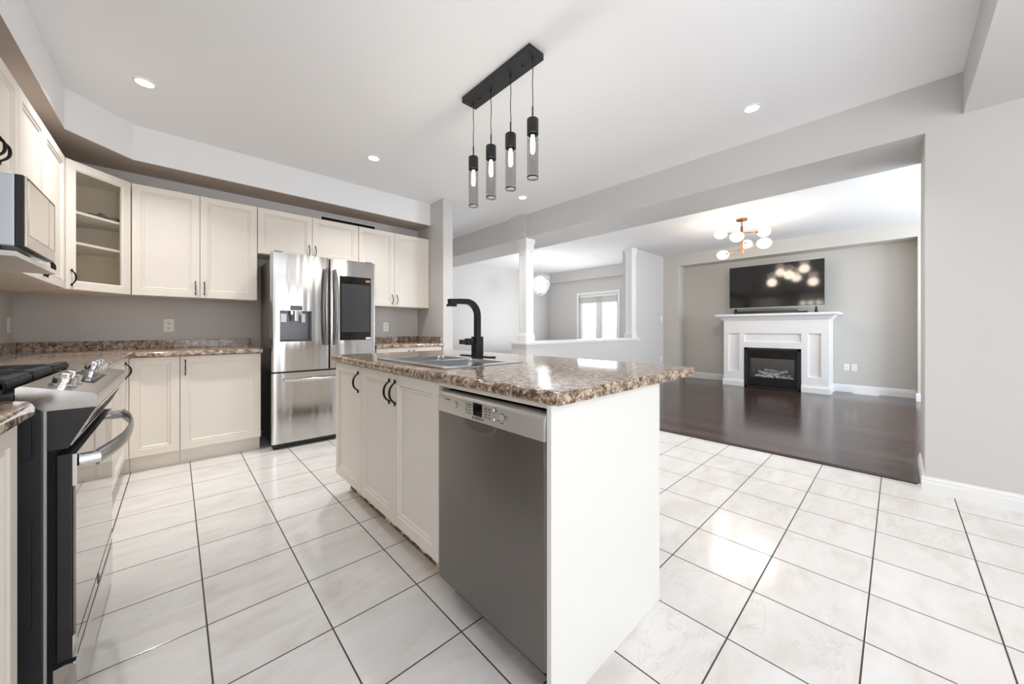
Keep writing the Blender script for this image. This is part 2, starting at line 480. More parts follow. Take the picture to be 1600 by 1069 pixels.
# dining room window wall with bulkhead
WY0, WY1, WZ0, WZ1 = 4.92, 6.14, 0.72, 2.03
dw = MB().box(8.25, 8.4, YH + .3, WY0, 0, CZ).box(8.25, 8.4, WY1, YD, 0, CZ).box(8.25, 8.4, WY0, WY1, 0, WZ0).box(8.25, 8.4, WY0, WY1, WZ1, CZ)
struct('wall_dining_far', dw, M['wall'])
struct('wall_dining_bulkhead', MB().box(8.13, 8.2495, YH + .31, YD, 2.45, CZ), M['wall'])
# half wall with ledge, then full wall beside the far column
struct('wall_half', MB().box(3.665, 6.95, YH, 3.97, 0, .862).box(6.845, XF, YH + .012, 3.97, .862, CZ).box(6.95, XF, YH + .012, 3.97, 0, .862), M['wall'])
struct('trim_2', MB().box(3.64, 6.99, YH - .022, 3.99, .878, .906, .004).box(3.652, 6.975, YH - .012, 3.98, .862, .878), M['trim'])
# soffit over the upper cabinets (left, diagonal, back)
sof = [(-.553, 0.3), (-.553, 3.885), (-.252, 4.215), (2.439, 4.222), (2.439, YB), (XL, YB), (XL, 0.3)]
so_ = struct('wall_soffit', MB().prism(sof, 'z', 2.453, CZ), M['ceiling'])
part('underside', MB().prism(sof, 'z', 2.45, 2.4529), M['soffit_shade'], so_)  # thin skin that carries the painted underside shade
# dropped ceiling behind the camera line, on the right
struct('ceiling_drop', MB().box(XL, XO, -3.2, -0.29, 2.465, CZ), M['wall'])

def base_prof(y, d, h=.105):    # baseboard section (offset from wall, z)
    return [(0, 0), (d, 0), (d, h * .62), (d * .8, h * .70), (d * .8, h * .84), (d * .45, h * .92), (d * .45, h), (0, h)]
def basebd(name, axis, w, sgn, a, b_, h=.105, d=.016, mat=None):
    return struct(name, MB().prism([(w + sgn * q, z) for q, z in base_prof(0, d, h)], {'x': 'y', 'y': 'x'}[axis], a, b_), M['trim'])
basebd('baseboard_right', 'x', XO, -1, -3.2, -0.1135)
struct('baseboard_jamb', MB().prism([(-.13 + q, z) for q, z in base_prof(0, .016)], 'x', XO + .0002, XO2), M['trim'])
basebd('baseboard_far', 'x', 8.46, -1, -.199, .79, .13)
basebd('baseboard_far_left', 'x', 8.46, -1, 2.36, 3.314, .13)
basebd('baseboard_far_frame', 'x', XF, -1, -3.2, -.1985, .12)
struct('baseboard_niche', MB().prism([(-.215 + q, z) for q, z in base_prof(0, .016, .12)], 'x', XF + .0002, 8.444), M['trim'])
basebd('baseboard_far_corner', 'x', XF, -1, 3.314, YH + .01, .12)
basebd('baseboard_half', 'y', YH, -1, 3.665, XF - .017, .12)
basebd('baseboard_dining', 'y', YD, -1, 2.58, 8.25, .12)
basebd('baseboard_dining_far', 'x', 8.25, -1, 3.97, YD - .02, .12)

# dining window: casing, frame, mullion, panes, shade; yard outside
wn = MB()
for (a, b_, c, d) in ((WY0 - .07, WY0, WZ0 - .07, WZ1 + .07), (WY1, WY1 + .07, WZ0 - .07, WZ1 + .07)): wn.box(8.232, 8.2495, a, b_, c, d)
wn.box(8.232, 8.2495, WY0, WY1, WZ1, WZ1 + .07).box(8.232, 8.2495, WY0, WY1, WZ0 - .07, WZ0)
win = struct('window_1', wn, M['trim'], loc=(8.25, 5.53, WZ0))
fr = MB().box(8.29, 8.35, WY0 + .001, WY0 + .055, WZ0, WZ1).box(8.29, 8.35, WY1 - .055, WY1 - .001, WZ0, WZ1).box(8.29, 8.35, WY0, WY1, WZ1 - .055, WZ1 - .001).box(8.29, 8.35, WY0, WY1, WZ0 + .001, WZ0 + .055)
fr.box(8.285, 8.355, 5.47, 5.57, WZ0, WZ1).box(8.30, 8.34, 5.57, 5.61, WZ0, WZ1).box(8.30, 8.34, 5.43, 5.47, WZ0, WZ1)
part('window_frame', fr, M['trim'], win)
part('pane', MB().box(8.318, 8.322, WY0 + .05, 5.44, WZ0 + .05, WZ1 - .05), M['glass'], win)
part('pane', MB().box(8.318, 8.322, 5.60, WY1 - .05, WZ0 + .05, WZ1 - .05), M['glass'], win)
bl = thing('window_shade', 'grey pleated shade raised to the top of the dining room window', 'window shade', (8.27, 5.53, 1.78))
part('headrail', MB().box(8.255, 8.285, WY0 + .02, WY1 - .02, WZ1 - .06, WZ1 - .005), M['trim'], bl)
pl = MB()
for k in range(7): pl.prism([(8.258, 1.965 - k * .022), (8.282, 1.965 - k * .022 - .005), (8.282, 1.965 - k * .022 - .016), (8.258, 1.965 - k * .022 - .021)], 'y', WY0 + .03, WY1 - .03)
part('fabric', pl, M['blind'], bl)
part('bottom_rail', MB().box(8.256, 8.284, WY0 + .025, WY1 - .025, 1.79, 1.81), M['trim'], bl)
struct('ground', MB().box(8.95, 30, -8, 24, -.6, -.5), M['snow'])
fe = MB()
for k in range(60): fe.box(15, 15.03, -2 + k * .3, -2 + k * .3 + .28, -.5, 1.15)
fe.box(15.03, 15.1, -2, 16, .9, 1.0)
tag(solo('yard_fence', fe, M['fence'], (15, 7, -.5)), 'pale board fence seen through the dining room window', 'fence')
# patio door and windows behind the camera
pdm = MB().box(0, .07, -3.27, -3.22, 0, 2.1).box(2.53, 2.6, -3.27, -3.22, 0, 2.1).box(1.25, 1.35, -3.27, -3.22, 0, 2.1).box(0, 2.6, -3.27, -3.22, 2.03, 2.1).box(0, 2.6, -3.27, -3.22, 0, .08)
struct('door_1', pdm, M['trim'])
struct('window_2', MB().box(4.9, 4.97, -3.27, -3.22, .65, 2.25).box(7.43, 7.5, -3.27, -3.22, .65, 2.25).box(6.15, 6.25, -3.27, -3.22, .65, 2.25).box(4.9, 7.5, -3.27, -3.22, 2.18, 2.25).box(4.9, 7.5, -3.27, -3.22, .65, .72), M['trim'])
struct('window_3', MB().box(XL - .07, XL - .02, -2.4, -2.33, .85, 2.05).box(XL - .07, XL - .02, -.87, -.8, .85, 2.05).box(XL - .07, XL - .02, -1.65, -1.55, .85, 2.05).box(XL - .07, XL - .02, -2.4, -.8, 1.98, 2.05).box(XL - .07, XL - .02, -2.4, -.8, .85, .92), M['trim'])

# ------------------------------------------------------------------ columns on the half wall ledge
def column(x0, x1, y0, y1, ztop, label):
    z0 = .907
    cx, cy = (x0 + x1) / 2, (y0 + y1) / 2
    t = thing('column', label, 'column', (cx, cy, z0), group='white columns on the half wall ledge')
    e = .0
    part('base', MB().box(x0 - .018, x1 + .018, y0 - .014, y1 + .018, z0, z0 + .085, .004).prism([(x0 - .018, z0 + .085), (x1 + .018, z0 + .085), (x1, z0 + .125), (x0, z0 + .125)], 'y', y0 - .004, y1 + .004), M['trim'], t)
    sh = MB()
    zs, ze = z0 + .085, ztop - .15
    sh.box(x0 + .006, x1 - .006, y0 + .006, y1 - .006, zs, ze)
    for (a, b_) in ((x0, x0 + .035), (x1 - .035, x1)):
        for (c, d) in ((y0, y0 + .035), (y1 - .035, y1)): sh.box(a, b_, c, d, zs, ze, .002)
    for (c, d) in ((zs, zs + .13), (ze - .10, ze)): sh.box(x0 + .001, x1 - .001, y0 + .001, y1 - .001, c, d, .002)
    part('shaft', sh, M['trim'], t)
    zc = ztop - .15
    cp = MB().box(x0 - .004, x1 + .004, y0 - .004, y1 + .004, zc, zc + .06)
    n = 6
    for k in range(n):
        a = .004 + .018 * (k / n) ** 1.5; b_ = .004 + .018 * ((k + 1) / n) ** 1.5
        cp.box(x0 - b_, x1 + b_, y0 - b_ * .6, y1 + b_, zc + .05 + k * .008, zc + .05 + (k + 1) * .008)
    cp.box(x0 - .022, x1 + .022, y0 - .014, y1 + .022, zc + .098, ztop - .001, .003)
    part('capital', cp, M['trim'], t)
column(3.665, 3.815, YH, 3.81, 2.405, 'white square column at the near end of the ledge, under the ceiling header')
column(6.67, 6.84, YH, 3.80, CZ, 'white square column at the far end of the ledge, right of the dining window')

# ------------------------------------------------------------------ cabinet parts
DOOR_RINGS = [(0, .0025), (.0025, 0), (.052, 0), (.056, .007), (.061, .0045), (.067, .0045), (.073, .011), (.080, .011)]
def door_mb(x0, x1, z0, z1, y=-.02, th=.02, glass_hole=None):
    """panelled door, front towards -Y at y, local coordinates"""
    b = bmesh.new()
    def ring(ins, dep): return [b.verts.new(p) for p in ((x0 + ins, y + dep, z0 + ins), (x1 - ins, y + dep, z0 + ins), (x1 - ins, y + dep, z1 - ins), (x0 + ins, y + dep, z1 - ins))]
    rings = [[b.verts.new(p) for p in ((x0, y + th, z0), (x1, y + th, z0), (x1, y + th, z1), (x0, y + th, z1))]]
    rr = DOOR_RINGS if not glass_hole else [(0, .0025), (.0025, 0), (.055, 0), (.059, .005), (.063, .005), (.066, .010), (.066, th)]
    for i, d in rr: rings.append(ring(i, d))
    for A, B in zip(rings, rings[1:]):
        for k in range(4): b.faces.new((A[k], A[(k + 1) % 4], B[(k + 1) % 4], B[k]))
    if glass_hole:
        for k in range(4): b.faces.new((rings[0][k], rings[-1][k], rings[-1][(k + 1) % 4], rings[0][(k + 1) % 4]))
    else:
        b.faces.new(rings[-1]); b.faces.new(rings[0][::-1])
    bmesh.ops.recalc_face_normals(b, faces=b.faces[:])
    return MB()._merge(b)
def pull_mb(x, zc, y=-.02, L=.125):
    m = MB(); h = L / 2
    pts, rs = [], []
    for k in range(15):
        t = -1 + 2 * k / 14
        z = zc + t * h * .80
        out = .028 * (1 - abs(t) ** 2.6) + .004
        pts.append((x, y - out, z)); rs.append(.0034 + .0019 * (1 - abs(t)) ** .8)
    m.tube(pts, rs, 8, flat=(1.15, .8), up=(1, 0, 0))
    for s in (-1, 1):
        m.tube([(x, y - .001, zc + s * h * .80), (x, y - .010, zc + s * h * .80)], [.006, .0045], 8)
        m.tube([(x, y - .005, zc + s * h * .76), (x, y - .0055, zc + s * h * .90), (x, y - .004, zc + s * h)], [.0048, .0042, .0072], 8, flat=(1, .6), up=(1, 0, 0))
    return m
def add_door(t, x0, x1, z0, z1, hx=None, hz=None, L=.125):
    d = part('door', door_mb(x0, x1, z0, z1), M['cream'], t, local=True)
    if hx is not None: part('handle', pull_mb(hx, hz, L=L), M['bronze'], d, smooth=40, local=True)
    return d
G = .0015
def upper(name, label, loc, rot, w, depth, z0, z1, splits, handles, group, up_l=.118):
    """loc is the carcass front left corner at floor level; door faces -Y local"""
    t = thing(name, label, 'cabinet', (loc[0], loc[1], z0), rot, group)
    part('body', MB().box(0.0005, w - .0005, .0005, depth, 0, z1 - z0, .001), M['cream'], t, local=True)
    xs = [0] + splits + [w]
    for i in range(len(xs) - 1):
        hx = None
        if handles[i] == 'r': hx = xs[i + 1] - .030
        elif handles[i] == 'l': hx = xs[i] + .030
        add_door(t, xs[i] + G, xs[i + 1] - G, .002, z1 - z0 - .002, hx, .088, up_l)
    return t
UZ0, UZ1 = 1.365, 2.275
UG = 'cream wall cabinets under the soffit'
DEPB = YB - 4.27 - .003
upper('wall_cabinet', 'cream two-door wall cabinet between the glass corner cabinet and the fridge', (-.263, 4.27), 0, .835, DEPB, UZ0, UZ1, [.417], ['r', 'l'], UG)
upper('wall_cabinet', 'short cream two-door cabinet directly above the fridge', (.575, 4.27), 0, .951, DEPB, 1.825, UZ1, [.475], ['r', 'l'], UG)
upper('wall_cabinet', 'cream two-door wall cabinet right of the fridge, against the wall end', (1.5285, 4.27), 0, .908, DEPB, UZ0, UZ1, [.431], ['r', 'l'], UG)
# left run: face plane x=-.555, doors facing +X
upper('wall_cabinet', 'cream two-door wall cabinet between the microwave and the glass corner cabinet', (-.575, 2.925), pi / 2, 1.0, .318, UZ0, UZ1, [.47], ['r', 'l'], UG)
# cabinet over the microwave, with open niche and shelf below
mc = thing('microwave_cabinet', 'cream cabinet above the microwave, its deep shelf holding the microwave', 'cabinet', (-.575, 2.285, 1.365), pi / 2, UG)
part('body', MB().box(.0005, .6375, .0005, .318, .40, .91, .001), M['cream'], mc, local=True)
part('side_panel', MB().box(.0005, .018, .0005, .318, .021, .40), M['cream'], mc, local=True)
part('side_panel', MB().box(.620, .6375, .0005, .318, .021, .40), M['cream'], mc, local=True)
part('shelf', MB().box(.0, .636, -.135, .318, 0, .02, .002), M['panel_white'], mc, local=True)
add_door(mc, G, .318 - G, .402, .908, .288, .49, .118)
add_door(mc, .318 + G, .638 - G, .402, .908, .350, .49, .118)
# diagonal corner cabinet with a glass door
A_, B_ = Vector((-.555, 3.927)), Vector((-.263, 4.252))
ang = math.atan2(B_.y - A_.y, B_.x - A_.x); wd = (B_ - A_).length
gc = thing('corner_cabinet', 'cream diagonal corner wall cabinet with a glass door and two shelves', 'cabinet', (A_.x, A_.y, UZ0), ang, UG)
ca, sa = cos(-ang), sin(-ang)
def toloc(p):
    v = Vector(p) - A_
    return (v.x * ca - v.y * sa, v.x * sa + v.y * ca)
nd = Vector((-sin(ang), cos(ang))) * .021
poly = [toloc(A_ + nd + Vector((.004, 0))), toloc(B_ + nd), toloc((-.264, YB - .003)), toloc((XL + .003, YB - .003)), toloc((XL + .003, 3.928))]
H_ = UZ1 - UZ0
bd = MB().prism(poly, 'z', 0, .018).prism(poly, 'z', H_ - .018, H_)
ins = .014
for i in range(1, 5):
    p, q = Vector(poly[i]), Vector(poly[(i + 1) % 5])
    dr = (q - p).normalized(); nn = Vector((-dr.y, dr.x))
    pp = [p, q, q + nn * ins, p + nn * ins]
    bd.prism([tuple(v) for v in pp], 'z', .018, H_ - .018)
part('body', bd, M['cream_in'], gc, local=True)
cen = sum((Vector(p) for p in poly), Vector((0, 0))) / 5
shp = [tuple(cen + (Vector(p) - cen) * .955) for p in poly]
for z in (.342, .562): part('shelf', MB().prism(shp, 'z', z - .012, z + .006), M['cream'], gc, local=True)
gd = part('door', door_mb(.003, wd - .003, .002, H_ - .002, 0, .02, True), M['cream'], gc, local=True)
part('glass_pane', MB().box(.066, wd - .066, .010, .013, .066, H_ - .066), M['cab_glass'], gd, local=True)
part('handle', pull_mb(.034, .085, y=0, L=.118), M['bronze'], gd, smooth=40, local=True)
# crumpled bag on the upper shelf of the corner cabinet
cb = MB().ball((0, 0, 0), .08, .06, .036, 24, 14)
for v in cb.bm.verts:
    n = 1 + .35 * sin(v.co.x * 70 + v.co.y * 40) * cos(v.co.z * 90 + v.co.x * 30)
    v.co = Vector((v.co.x * n, v.co.y * n, max(-.02, v.co.z * n)))
zb = UZ0 + .562 + .006 + .0205
o = solo('crumpled_bag', cb, M['cloth'], (0, 0, 0), 0)
o.location = (-.42, 4.30, zb); tag(o, 'small crumpled dark grey bag on the upper shelf behind the glass door', 'bag')

# wall vent above the fridge cabinets
vt = thing('wall_vent', 'long narrow black vent slot in the wall above the fridge cabinets', 'vent', (1.5, YB, 2.33))
part('frame', MB().box(1.215, 1.845, YB - .010, YB - .001, 2.315, 2.325).box(1.215, 1.845, YB - .010, YB - .001, 2.392, 2.40).box(1.205, 1.218, YB - .010, YB - .001, 2.315, 2.40).box(1.842, 1.855, YB - .010, YB - .001, 2.315, 2.40), M['trim'], vt)
part('slot', MB().box(1.218, 1.842, YB - .006, YB - .001, 2.325, 2.392), M['dark_gap'], vt)

# ------------------------------------------------------------------ base cabinets
BG = 'cream base cabinets'
def base_cab(name, label, loc, rot, w, depth, splits, handles, kick_h=.118, kick_in=.055, group=BG, kickmat=None, ztop=.876, x_hollow=False):
    t = thing(name, label, 'cabinet', (loc[0], loc[1], 0), rot, group)
    if x_hollow:   # open-topped carcass
        part('body', MB().box(.0005, .018, .0005, depth, kick_h, ztop).box(w - .018, w - .0005, .0005, depth, kick_h, ztop).box(.018, w - .018, .0005, depth, kick_h, kick_h + .018)
             .box(.018, w - .018, depth - .012, depth, kick_h + .018, ztop), M['cream'], t, local=True)
    else:
        part('body', MB().box(.0005, w - .0005, .0005, depth, kick_h, ztop, .001), M['cream'], t, local=True)
    part('toe_kick', MB().box(.0005, w - .0005, kick_in, kick_in + .02, 0, kick_h), kickmat or M['cream'], t, local=True)
    xs = [0] + splits + [w]
    for i in range(len(xs) - 1):
        hx = None
        if handles[i] == 'r': hx = xs[i + 1] - .032
        elif handles[i] == 'l': hx = xs[i] + .032
        add_door(t, xs[i] + G, xs[i + 1] - G, kick_h + .004, ztop - .003, hx, ztop - .095)
    return t
cbx = base_cab('corner_base_cabinet', 'cream base cabinet with one plain narrow door in the inside corner', (-.257, 3.95), 0, .279, YB - 3.953, [], [None])
part('filler', MB().box(-.0375, -.001, -.018, .0, .118, .876), M['cream'], cbx, local=True)
part('toe_kick_return', MB().box(-.095, -.001, .053, .07, 0, .118), M['cream'], cbx, local=True)
base_cab('base_cabinet', 'cream base cabinet with one wide door and a bronze pull left of the fridge', (.0225, 3.95), 0, .534, YB - 3.953, [], ['l'])
base_cab('base_cabinet', 'cream base cabinet right of the fridge, mostly hidden behind the island', (1.60, 3.95), 0, .837, YB - 3.953, [.42], ['r', 'l'])
base_cab('base_cabinet', 'narrow cream base cabinet directly beside the far side of the range', (-.295, 2.345), pi / 2, .43, .597, [], ['r'])
base_cab('base_cabinet', 'cream two-door base cabinet between the range and the inside corner', (-.295, 2.776), pi / 2, 1.153, .597, [.50], ['r', 'r'])
base_cab('base_cabinet', 'cream base cabinet at the left edge of the photo, in front of the range', (-.295, .62), pi / 2, .82, .597, [.41], ['r', 'l'])

# worktops
def edge_prof(front, back, z0, z1, r=.016, s=1):
    """section of a worktop (offset, z) with a rolled front edge; s is +1 if the front faces the negative side"""
    pts = [(back, z0), (back, z1)]
    for k in range(7):
        a = pi / 2 * k / 6
        pts.append((front + s * (r - r * sin(a)), z1 - r + r * cos(a)))
    for k in range(5):
        a = pi / 2 * k / 4
        q = .008
        pts.append((front + s * (q - q * cos(a)), z0 + q - q * sin(a)))
    return pts
CZ0, CZ1 = .878, .915
def splash_x(m, x0, x1, y, z1=.988): return m.box(x0, x1, y - .02, y - .002, CZ1 - .002, z1, .003)
wt = MB()
wt.prism(edge_prof(-.25, XL + .002, CZ0, CZ1, s=-1), 'y', 2.335, 3.901)
wt.prism(edge_prof(3.885, YB - .003, CZ0, CZ1), 'x', XL + .002, .562)
wl = solo('worktop', wt, M['granite'], (0, 4.2, CZ1), 40)
tag(wl, 'brown granite worktop turning the corner between range and fridge, with backsplash', 'countertop')
part('backsplash', MB().box(XL + .022, .56, YB - .022, YB - .003, CZ1, .99, .003).box(XL + .002, XL + .021, 2.34, YB - .003, CZ1, .99, .003), M['granite'], wl)
wt = MB().prism(edge_prof(3.885, YB - .003, CZ0, CZ1), 'x', 1.585, 2.437)
wr = solo('worktop', wt, M['granite'], (2, 4.2, CZ1), 40)
tag(wr, 'short brown granite worktop right of the fridge, with backsplash on two sides', 'countertop')
part('backsplash', MB().box(1.59, 2.415, YB - .022, YB - .003, CZ1, .99, .003).box(2.417, 2.437, 3.93, YB - .003, CZ1, .99, .003), M['granite'], wr)
wt = MB()
prof = edge_prof(-.25, XL + .002, CZ0, CZ1, s=-1)
wt.prism(prof, 'y', .55, 1.435)
cor = []
for k in range(9):
    a = pi / 2 * k / 8
    cor.append((-.25 - .07 + .07 * cos(a), 1.435 + .07 * sin(a)))
def round_slab(m, pts2, z0, z1):
    return m.prism(pts2, 'z', z0, z1)
inner = [(XL + .002, 1.435)] + [(x - .0, y) for x, y in cor] + [(XL + .002, 1.505)]
b = bmesh.new(); rings = []
for (dz, ins_) in ((0, .006), (.006, 0), (.021, 0), (.030, .005), (.0355, .011), (.037, .016)):
    ring = []
    for (x, y) in inner:
        xx = x - ins_ if x > -.8 else x
        ring.append(b.verts.new((xx, y - (ins_ if y > 1.45 else 0), CZ0 + dz)))
    rings.append(ring)
n = len(inner)
for A, B in zip(rings, rings[1:]):
    for k in range(n): b.faces.new((A[k], A[(k + 1) % n], B[(k + 1) % n], B[k]))
b.faces.new(rings[0][::-1]); b.faces.new(rings[-1])
bmesh.ops.recalc_face_normals(b, faces=b.faces[:])
wt._merge(b)
wn_ = solo('worktop', wt, M['granite'], (-.5, 1.0, CZ1), 40)
tag(wn_, 'brown granite worktop with a rounded corner at the left edge, in front of the range', 'countertop')
part('backsplash', MB().box(XL + .002, XL + .021, .56, 1.50, CZ1, .99, .003), M['granite'], wn_)

# ------------------------------------------------------------------ island
IG = 'island cabinets'
base_cab('island_cabinet', 'cream single-door island cabinet at the end nearest the fridge', (.795, 2.57), -pi / 2, .447, .585, [], ['r'], .13, .075, IG, M['kick'])
base_cab('island_cabinet', 'cream two-door island cabinet under the sink, left of the dishwasher', (.795, 2.1215), -pi / 2, .846, .585, [.42], ['r', 'l'], .13, .075, IG, M['kick'], x_hollow=True)
ep = thing('island_enclosure', 'white end and back panels of the island, right of the dishwasher', 'island', (1.1, .664, 0))
part('end_panel', MB().box(.755, 1.417, .656, .673, 0, .877, .001), M['panel_white'], ep)
part('back_panel', MB().box(1.400, 1.417, .6735, 2.57, 0, .877), M['panel_white'], ep)
part('support_rail', MB().box(.775, .795, .674, 1.274, .861, .877), M['cream'], ep, label='narrow cream rail above the dishwasher')
IX0, IX1, IY0, IY1 = .755, 1.725, .637, 2.60
HX0, HX1, HY0, HY1 = .872, 1.288, 1.365, 2.035
wt = MB()
prof = edge_prof(IX0, IX1, CZ0, CZ1, r=.018)
wt.prism(prof, 'y', IY0, HY0).prism(prof, 'y', HY1, IY1)
wt.prism(edge_prof(IX0, HX0, CZ0, CZ1, r=.018), 'y', HY0, HY1)
wt.box(HX1, IX1, HY0, HY1, CZ0, CZ1)
iw = solo('island_worktop', wt, M['granite'], (1.2, 1.6, CZ1), 40)
tag(iw, 'large glossy brown granite island worktop with rolled edge and overhang', 'countertop')
# sink
sk = thing('sink', 'stainless steel double bowl sink set in the island worktop', 'sink', (1.08, 1.70, CZ1))
SX0, SX1, SY0, SY1 = .845, 1.312, 1.335, 2.062
bowls = [(.90, 1.245, 1.39, 1.675), (.90, 1.245, 1.725, 2.01)]
zr0, zr1 = CZ1 + .0006, CZ1 + .005
rm = MB()
def rim_piece(x0, x1, y0, y1): rm.box(x0, x1, y0, y1, zr0, zr1)
rim_piece(SX0, .90, SY0, SY1); rim_piece(1.245, SX1, SY0, SY1)
rim_piece(.90, 1.245, SY0, 1.39); rim_piece(.90, 1.245, 1.675, 1.725); rim_piece(.90, 1.245, 2.01, SY1)
part('rim', rm, M['steel_sink'], sk)
def rrect(x0, x1, y0, y1, r, n=6):
    p = []
    for cx, cy, a0 in ((x1 - r, y1 - r, 0), (x0 + r, y1 - r, pi / 2), (x0 + r, y0 + r, pi), (x1 - r, y0 + r, 1.5 * pi)):
        for k in range(n + 1):
            a = a0 + pi / 2 * k / n
            p.append((cx + r * cos(a), cy + r * sin(a)))
    return p
for (x0, x1, y0, y1) in bowls:
    b = bmesh.new(); rings = []
    for (ins_, z, r) in ((-.002, zr1, .004), (.0, zr1 - .003, .03), (.004, .895, .045), (.008, .78, .05), (.03, .755, .05), (.12, .750, .02)):
        rings.append([b.verts.new((p[0], p[1], z)) for p in rrect(x0 + ins_, x1 - ins_, y0 + ins_, y1 - ins_, r)])
    n = len(rings[0])
    for A, B in zip(rings, rings[1:]):
        for k in range(n): b.faces.new((A[k], B[k], B[(k + 1) % n], A[(k + 1) % n]))
    b.faces.new(rings[-1])
    # corner fillets between the square rim cut-out and the round bowl mouth
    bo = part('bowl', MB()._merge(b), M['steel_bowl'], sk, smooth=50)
    part('drain', MB().lathe([(.042, .7515), (.040, .754), (.02, .753), (.018, .7515)], ((x0 + x1) / 2, (y0 + y1) / 2, 0), 20), M['chrome'], bo, smooth=40)
# faucet
fc = thing('faucet', 'matte black square faucet with a curved spout behind the sink', 'faucet', (1.372, 1.80, CZ1))
part('base_plate', MB().box(1.345, 1.40, 1.655, 1.955, CZ1 + .0005, CZ1 + .011, .003), M['faucet'], fc)
part('body', MB().box(1.346, 1.398, 1.774, 1.831, CZ1 + .011, 1.043, .002), M['faucet'], fc)
sp = []
cx_, cz_ = 1.372, 1.257
R_ = .085
pts = [(1.372, 1.802, 1.04), (1.372, 1.802, 1.10), (1.372, 1.802, cz_ - R_)]
for k in range(1, 9):
    a = pi / 2 * k / 8
    pts.append((1.372 - R_ + R_ * cos(a), 1.802, cz_ - R_ + R_ * sin(a)))
pts += [(1.24, 1.802, cz_ - .001), (1.165, 1.802, cz_ - .006)]
b_sp = MB().tube(pts, .0225, 4, up=(0, 1, 0))
sp_o = part('spout', b_sp, M['faucet'], fc, smooth=30)
part('aerator', MB().box(1.160, 1.205, 1.780, 1.824, cz_ - .034, cz_ - .0185, .002), M['faucet'], sp_o)
part('handle', MB().box(1.322, 1.3475, 1.79, 1.814, 1.005, 1.03, .002).box(1.288, 1.322, 1.781, 1.823, .992, 1.033, .003).box(1.245, 1.288, 1.786, 1.818, .998, 1.026, .003), M['faucet'], fc)

# ------------------------------------------------------------------ dishwasher (faces -X)
dwt = thing('dishwasher', 'stainless dishwasher with a silver control panel built into the island', 'dishwasher', (.9, .97, 0))
DY0, DY1 = .683, 1.262
part('tub', MB().box(.80, 1.39, DY0 + .004, DY1 - .004, .10, .845), M['black_plastic'], dwt)
part('toe_kick', MB().box(.845, .865, DY0 + .01, DY1, 0, .10), M['dark_gap'], dwt)
dpts = []
for k in range(9):
    a = pi / 2 * k / 8; dpts.append((.757 + .008 - .008 * cos(a) * 1.0, DY0 + .008 - .008 * sin(a)))
XD = .760
def dw_prof(x, r=.012):
    p = [(.80, DY0), (.80, DY1)]
    for k in range(7):
        a = pi / 2 * k / 6; p.append((x + r - r * sin(a), DY1 - r + r * cos(a)))
    for k in range(7):
        a = pi / 2 * k / 6; p.append((x + r - r * cos(a), DY0 + r - r * sin(a)))
    return p
dd = part('door', MB().prism(dw_prof(XD + .003), 'z', .108, .7665), M['steel_dw'], dwt, smooth=40)
cpan = MB()
b = bmesh.new()
prs = [(.768, XD), (.80, XD - .0005), (.828, XD + .001), (.839, XD + .005), (.845, XD + .012), (.847, XD + .03)]
rings = [[b.verts.new((p[0], p[1], z)) for p in dw_prof(x)] for z, x in prs]
n = len(rings[0])
for A, B in zip(rings, rings[1:]):
    for k in range(n): b.faces.new((A[k], A[(k + 1) % n], B[(k + 1) % n], B[k]))
b.faces.new(rings[0][::-1]); b.faces.new(rings[-1])
bmesh.ops.recalc_face_normals(b, faces=b.faces[:])
cp_o = part('control_panel', MB()._merge(b), M['steel_panel'], dwt, smooth=40, label='silver control panel with buttons and display')
# half-moon grip below the panel
gp = []
for k in range(17):
    a = pi + pi * k / 16
    gp.append((.992 + .098 * cos(a), 0.7665 + .046 * sin(a)))
part('handle_pocket', MB().prism(gp, 'x', XD + .0004, XD + .0035), simple('grey_steel_lip', srgb(122, 114, 109), .35, metal=.6), dd)
part('recess_shade', MB().prism([(.992 + (y - .992) * .84, .7665 + (z - .7665) * .74) for y, z in gp], 'x', XD - .0002, XD + .003), M['pocket'], dd)  # flat dark half-moon painted in place of a shaded recess
def yz_panel(y0, y1, z0, z1, x, t=.0012): return MB().box(x - t, x + .0005, y0, y1, z0, z1)
XP = XD - .0001
part('display', yz_panel(.972, 1.022, .788, .832, XP), M['black_glass'], cp_o)
def text_mb(s, size):
    cu = bpy.data.curves.new('t', 'FONT'); cu.body = s; cu.size = size; cu.extrude = .0003; cu.align_x = 'CENTER'; cu.align_y = 'CENTER'
    ob = bpy.data.objects.new('t', cu); C.objects.link(ob)
    bpy.context.view_layer.update()
    me = bpy.data.meshes.new_from_object(ob.evaluated_get(bpy.context.evaluated_depsgraph_get()))
    bpy.data.objects.remove(ob); m = MB(); m.bm.from_mesh(me); bpy.data.meshes.remove(me)
    return m
def face_minus_x(m, y, z, x):      # text lying in XY -> reads correctly on a surface facing -X
    rot = Matrix(((0, 0, -1, 0), (-1, 0, 0, 0), (0, 1, 0, 0), (0, 0, 0, 1)))
    m.bm.transform(Matrix.Translation((x, y, z)) @ rot); return m
bt = text_mb('BOSCH', .0125); bt.bm.transform(Matrix.Scale(1.15, 4, (1, 0, 0)))
part('lettering', face_minus_x(bt, .985, .7795, XP - .0006), M['ink'], cp_o)
part('emblem', MB().lathe([(.0058, -.0006), (.0058, .0004), (.0046, .0004), (.0046, -.0006)], (XP, 1.022, .7795), 20, 'x', caps=False).box(XP - .0006, XP + .0004, 1.0182, 1.0258, .779, .780).box(XP - .0006, XP + .0004, 1.0195, 1.0205, .776, .783).box(XP - .0006, XP + .0004, 1.0235, 1.0245, .776, .783), M['ink'], cp_o)
def legend(boxes):
    m = MB()
    for y0, y1, z0, z1 in boxes: m.box(XP - .0004, XP + .0004, y0, y1, z0, z1)
    part('printed_legend', m, M['ink'], cp_o)
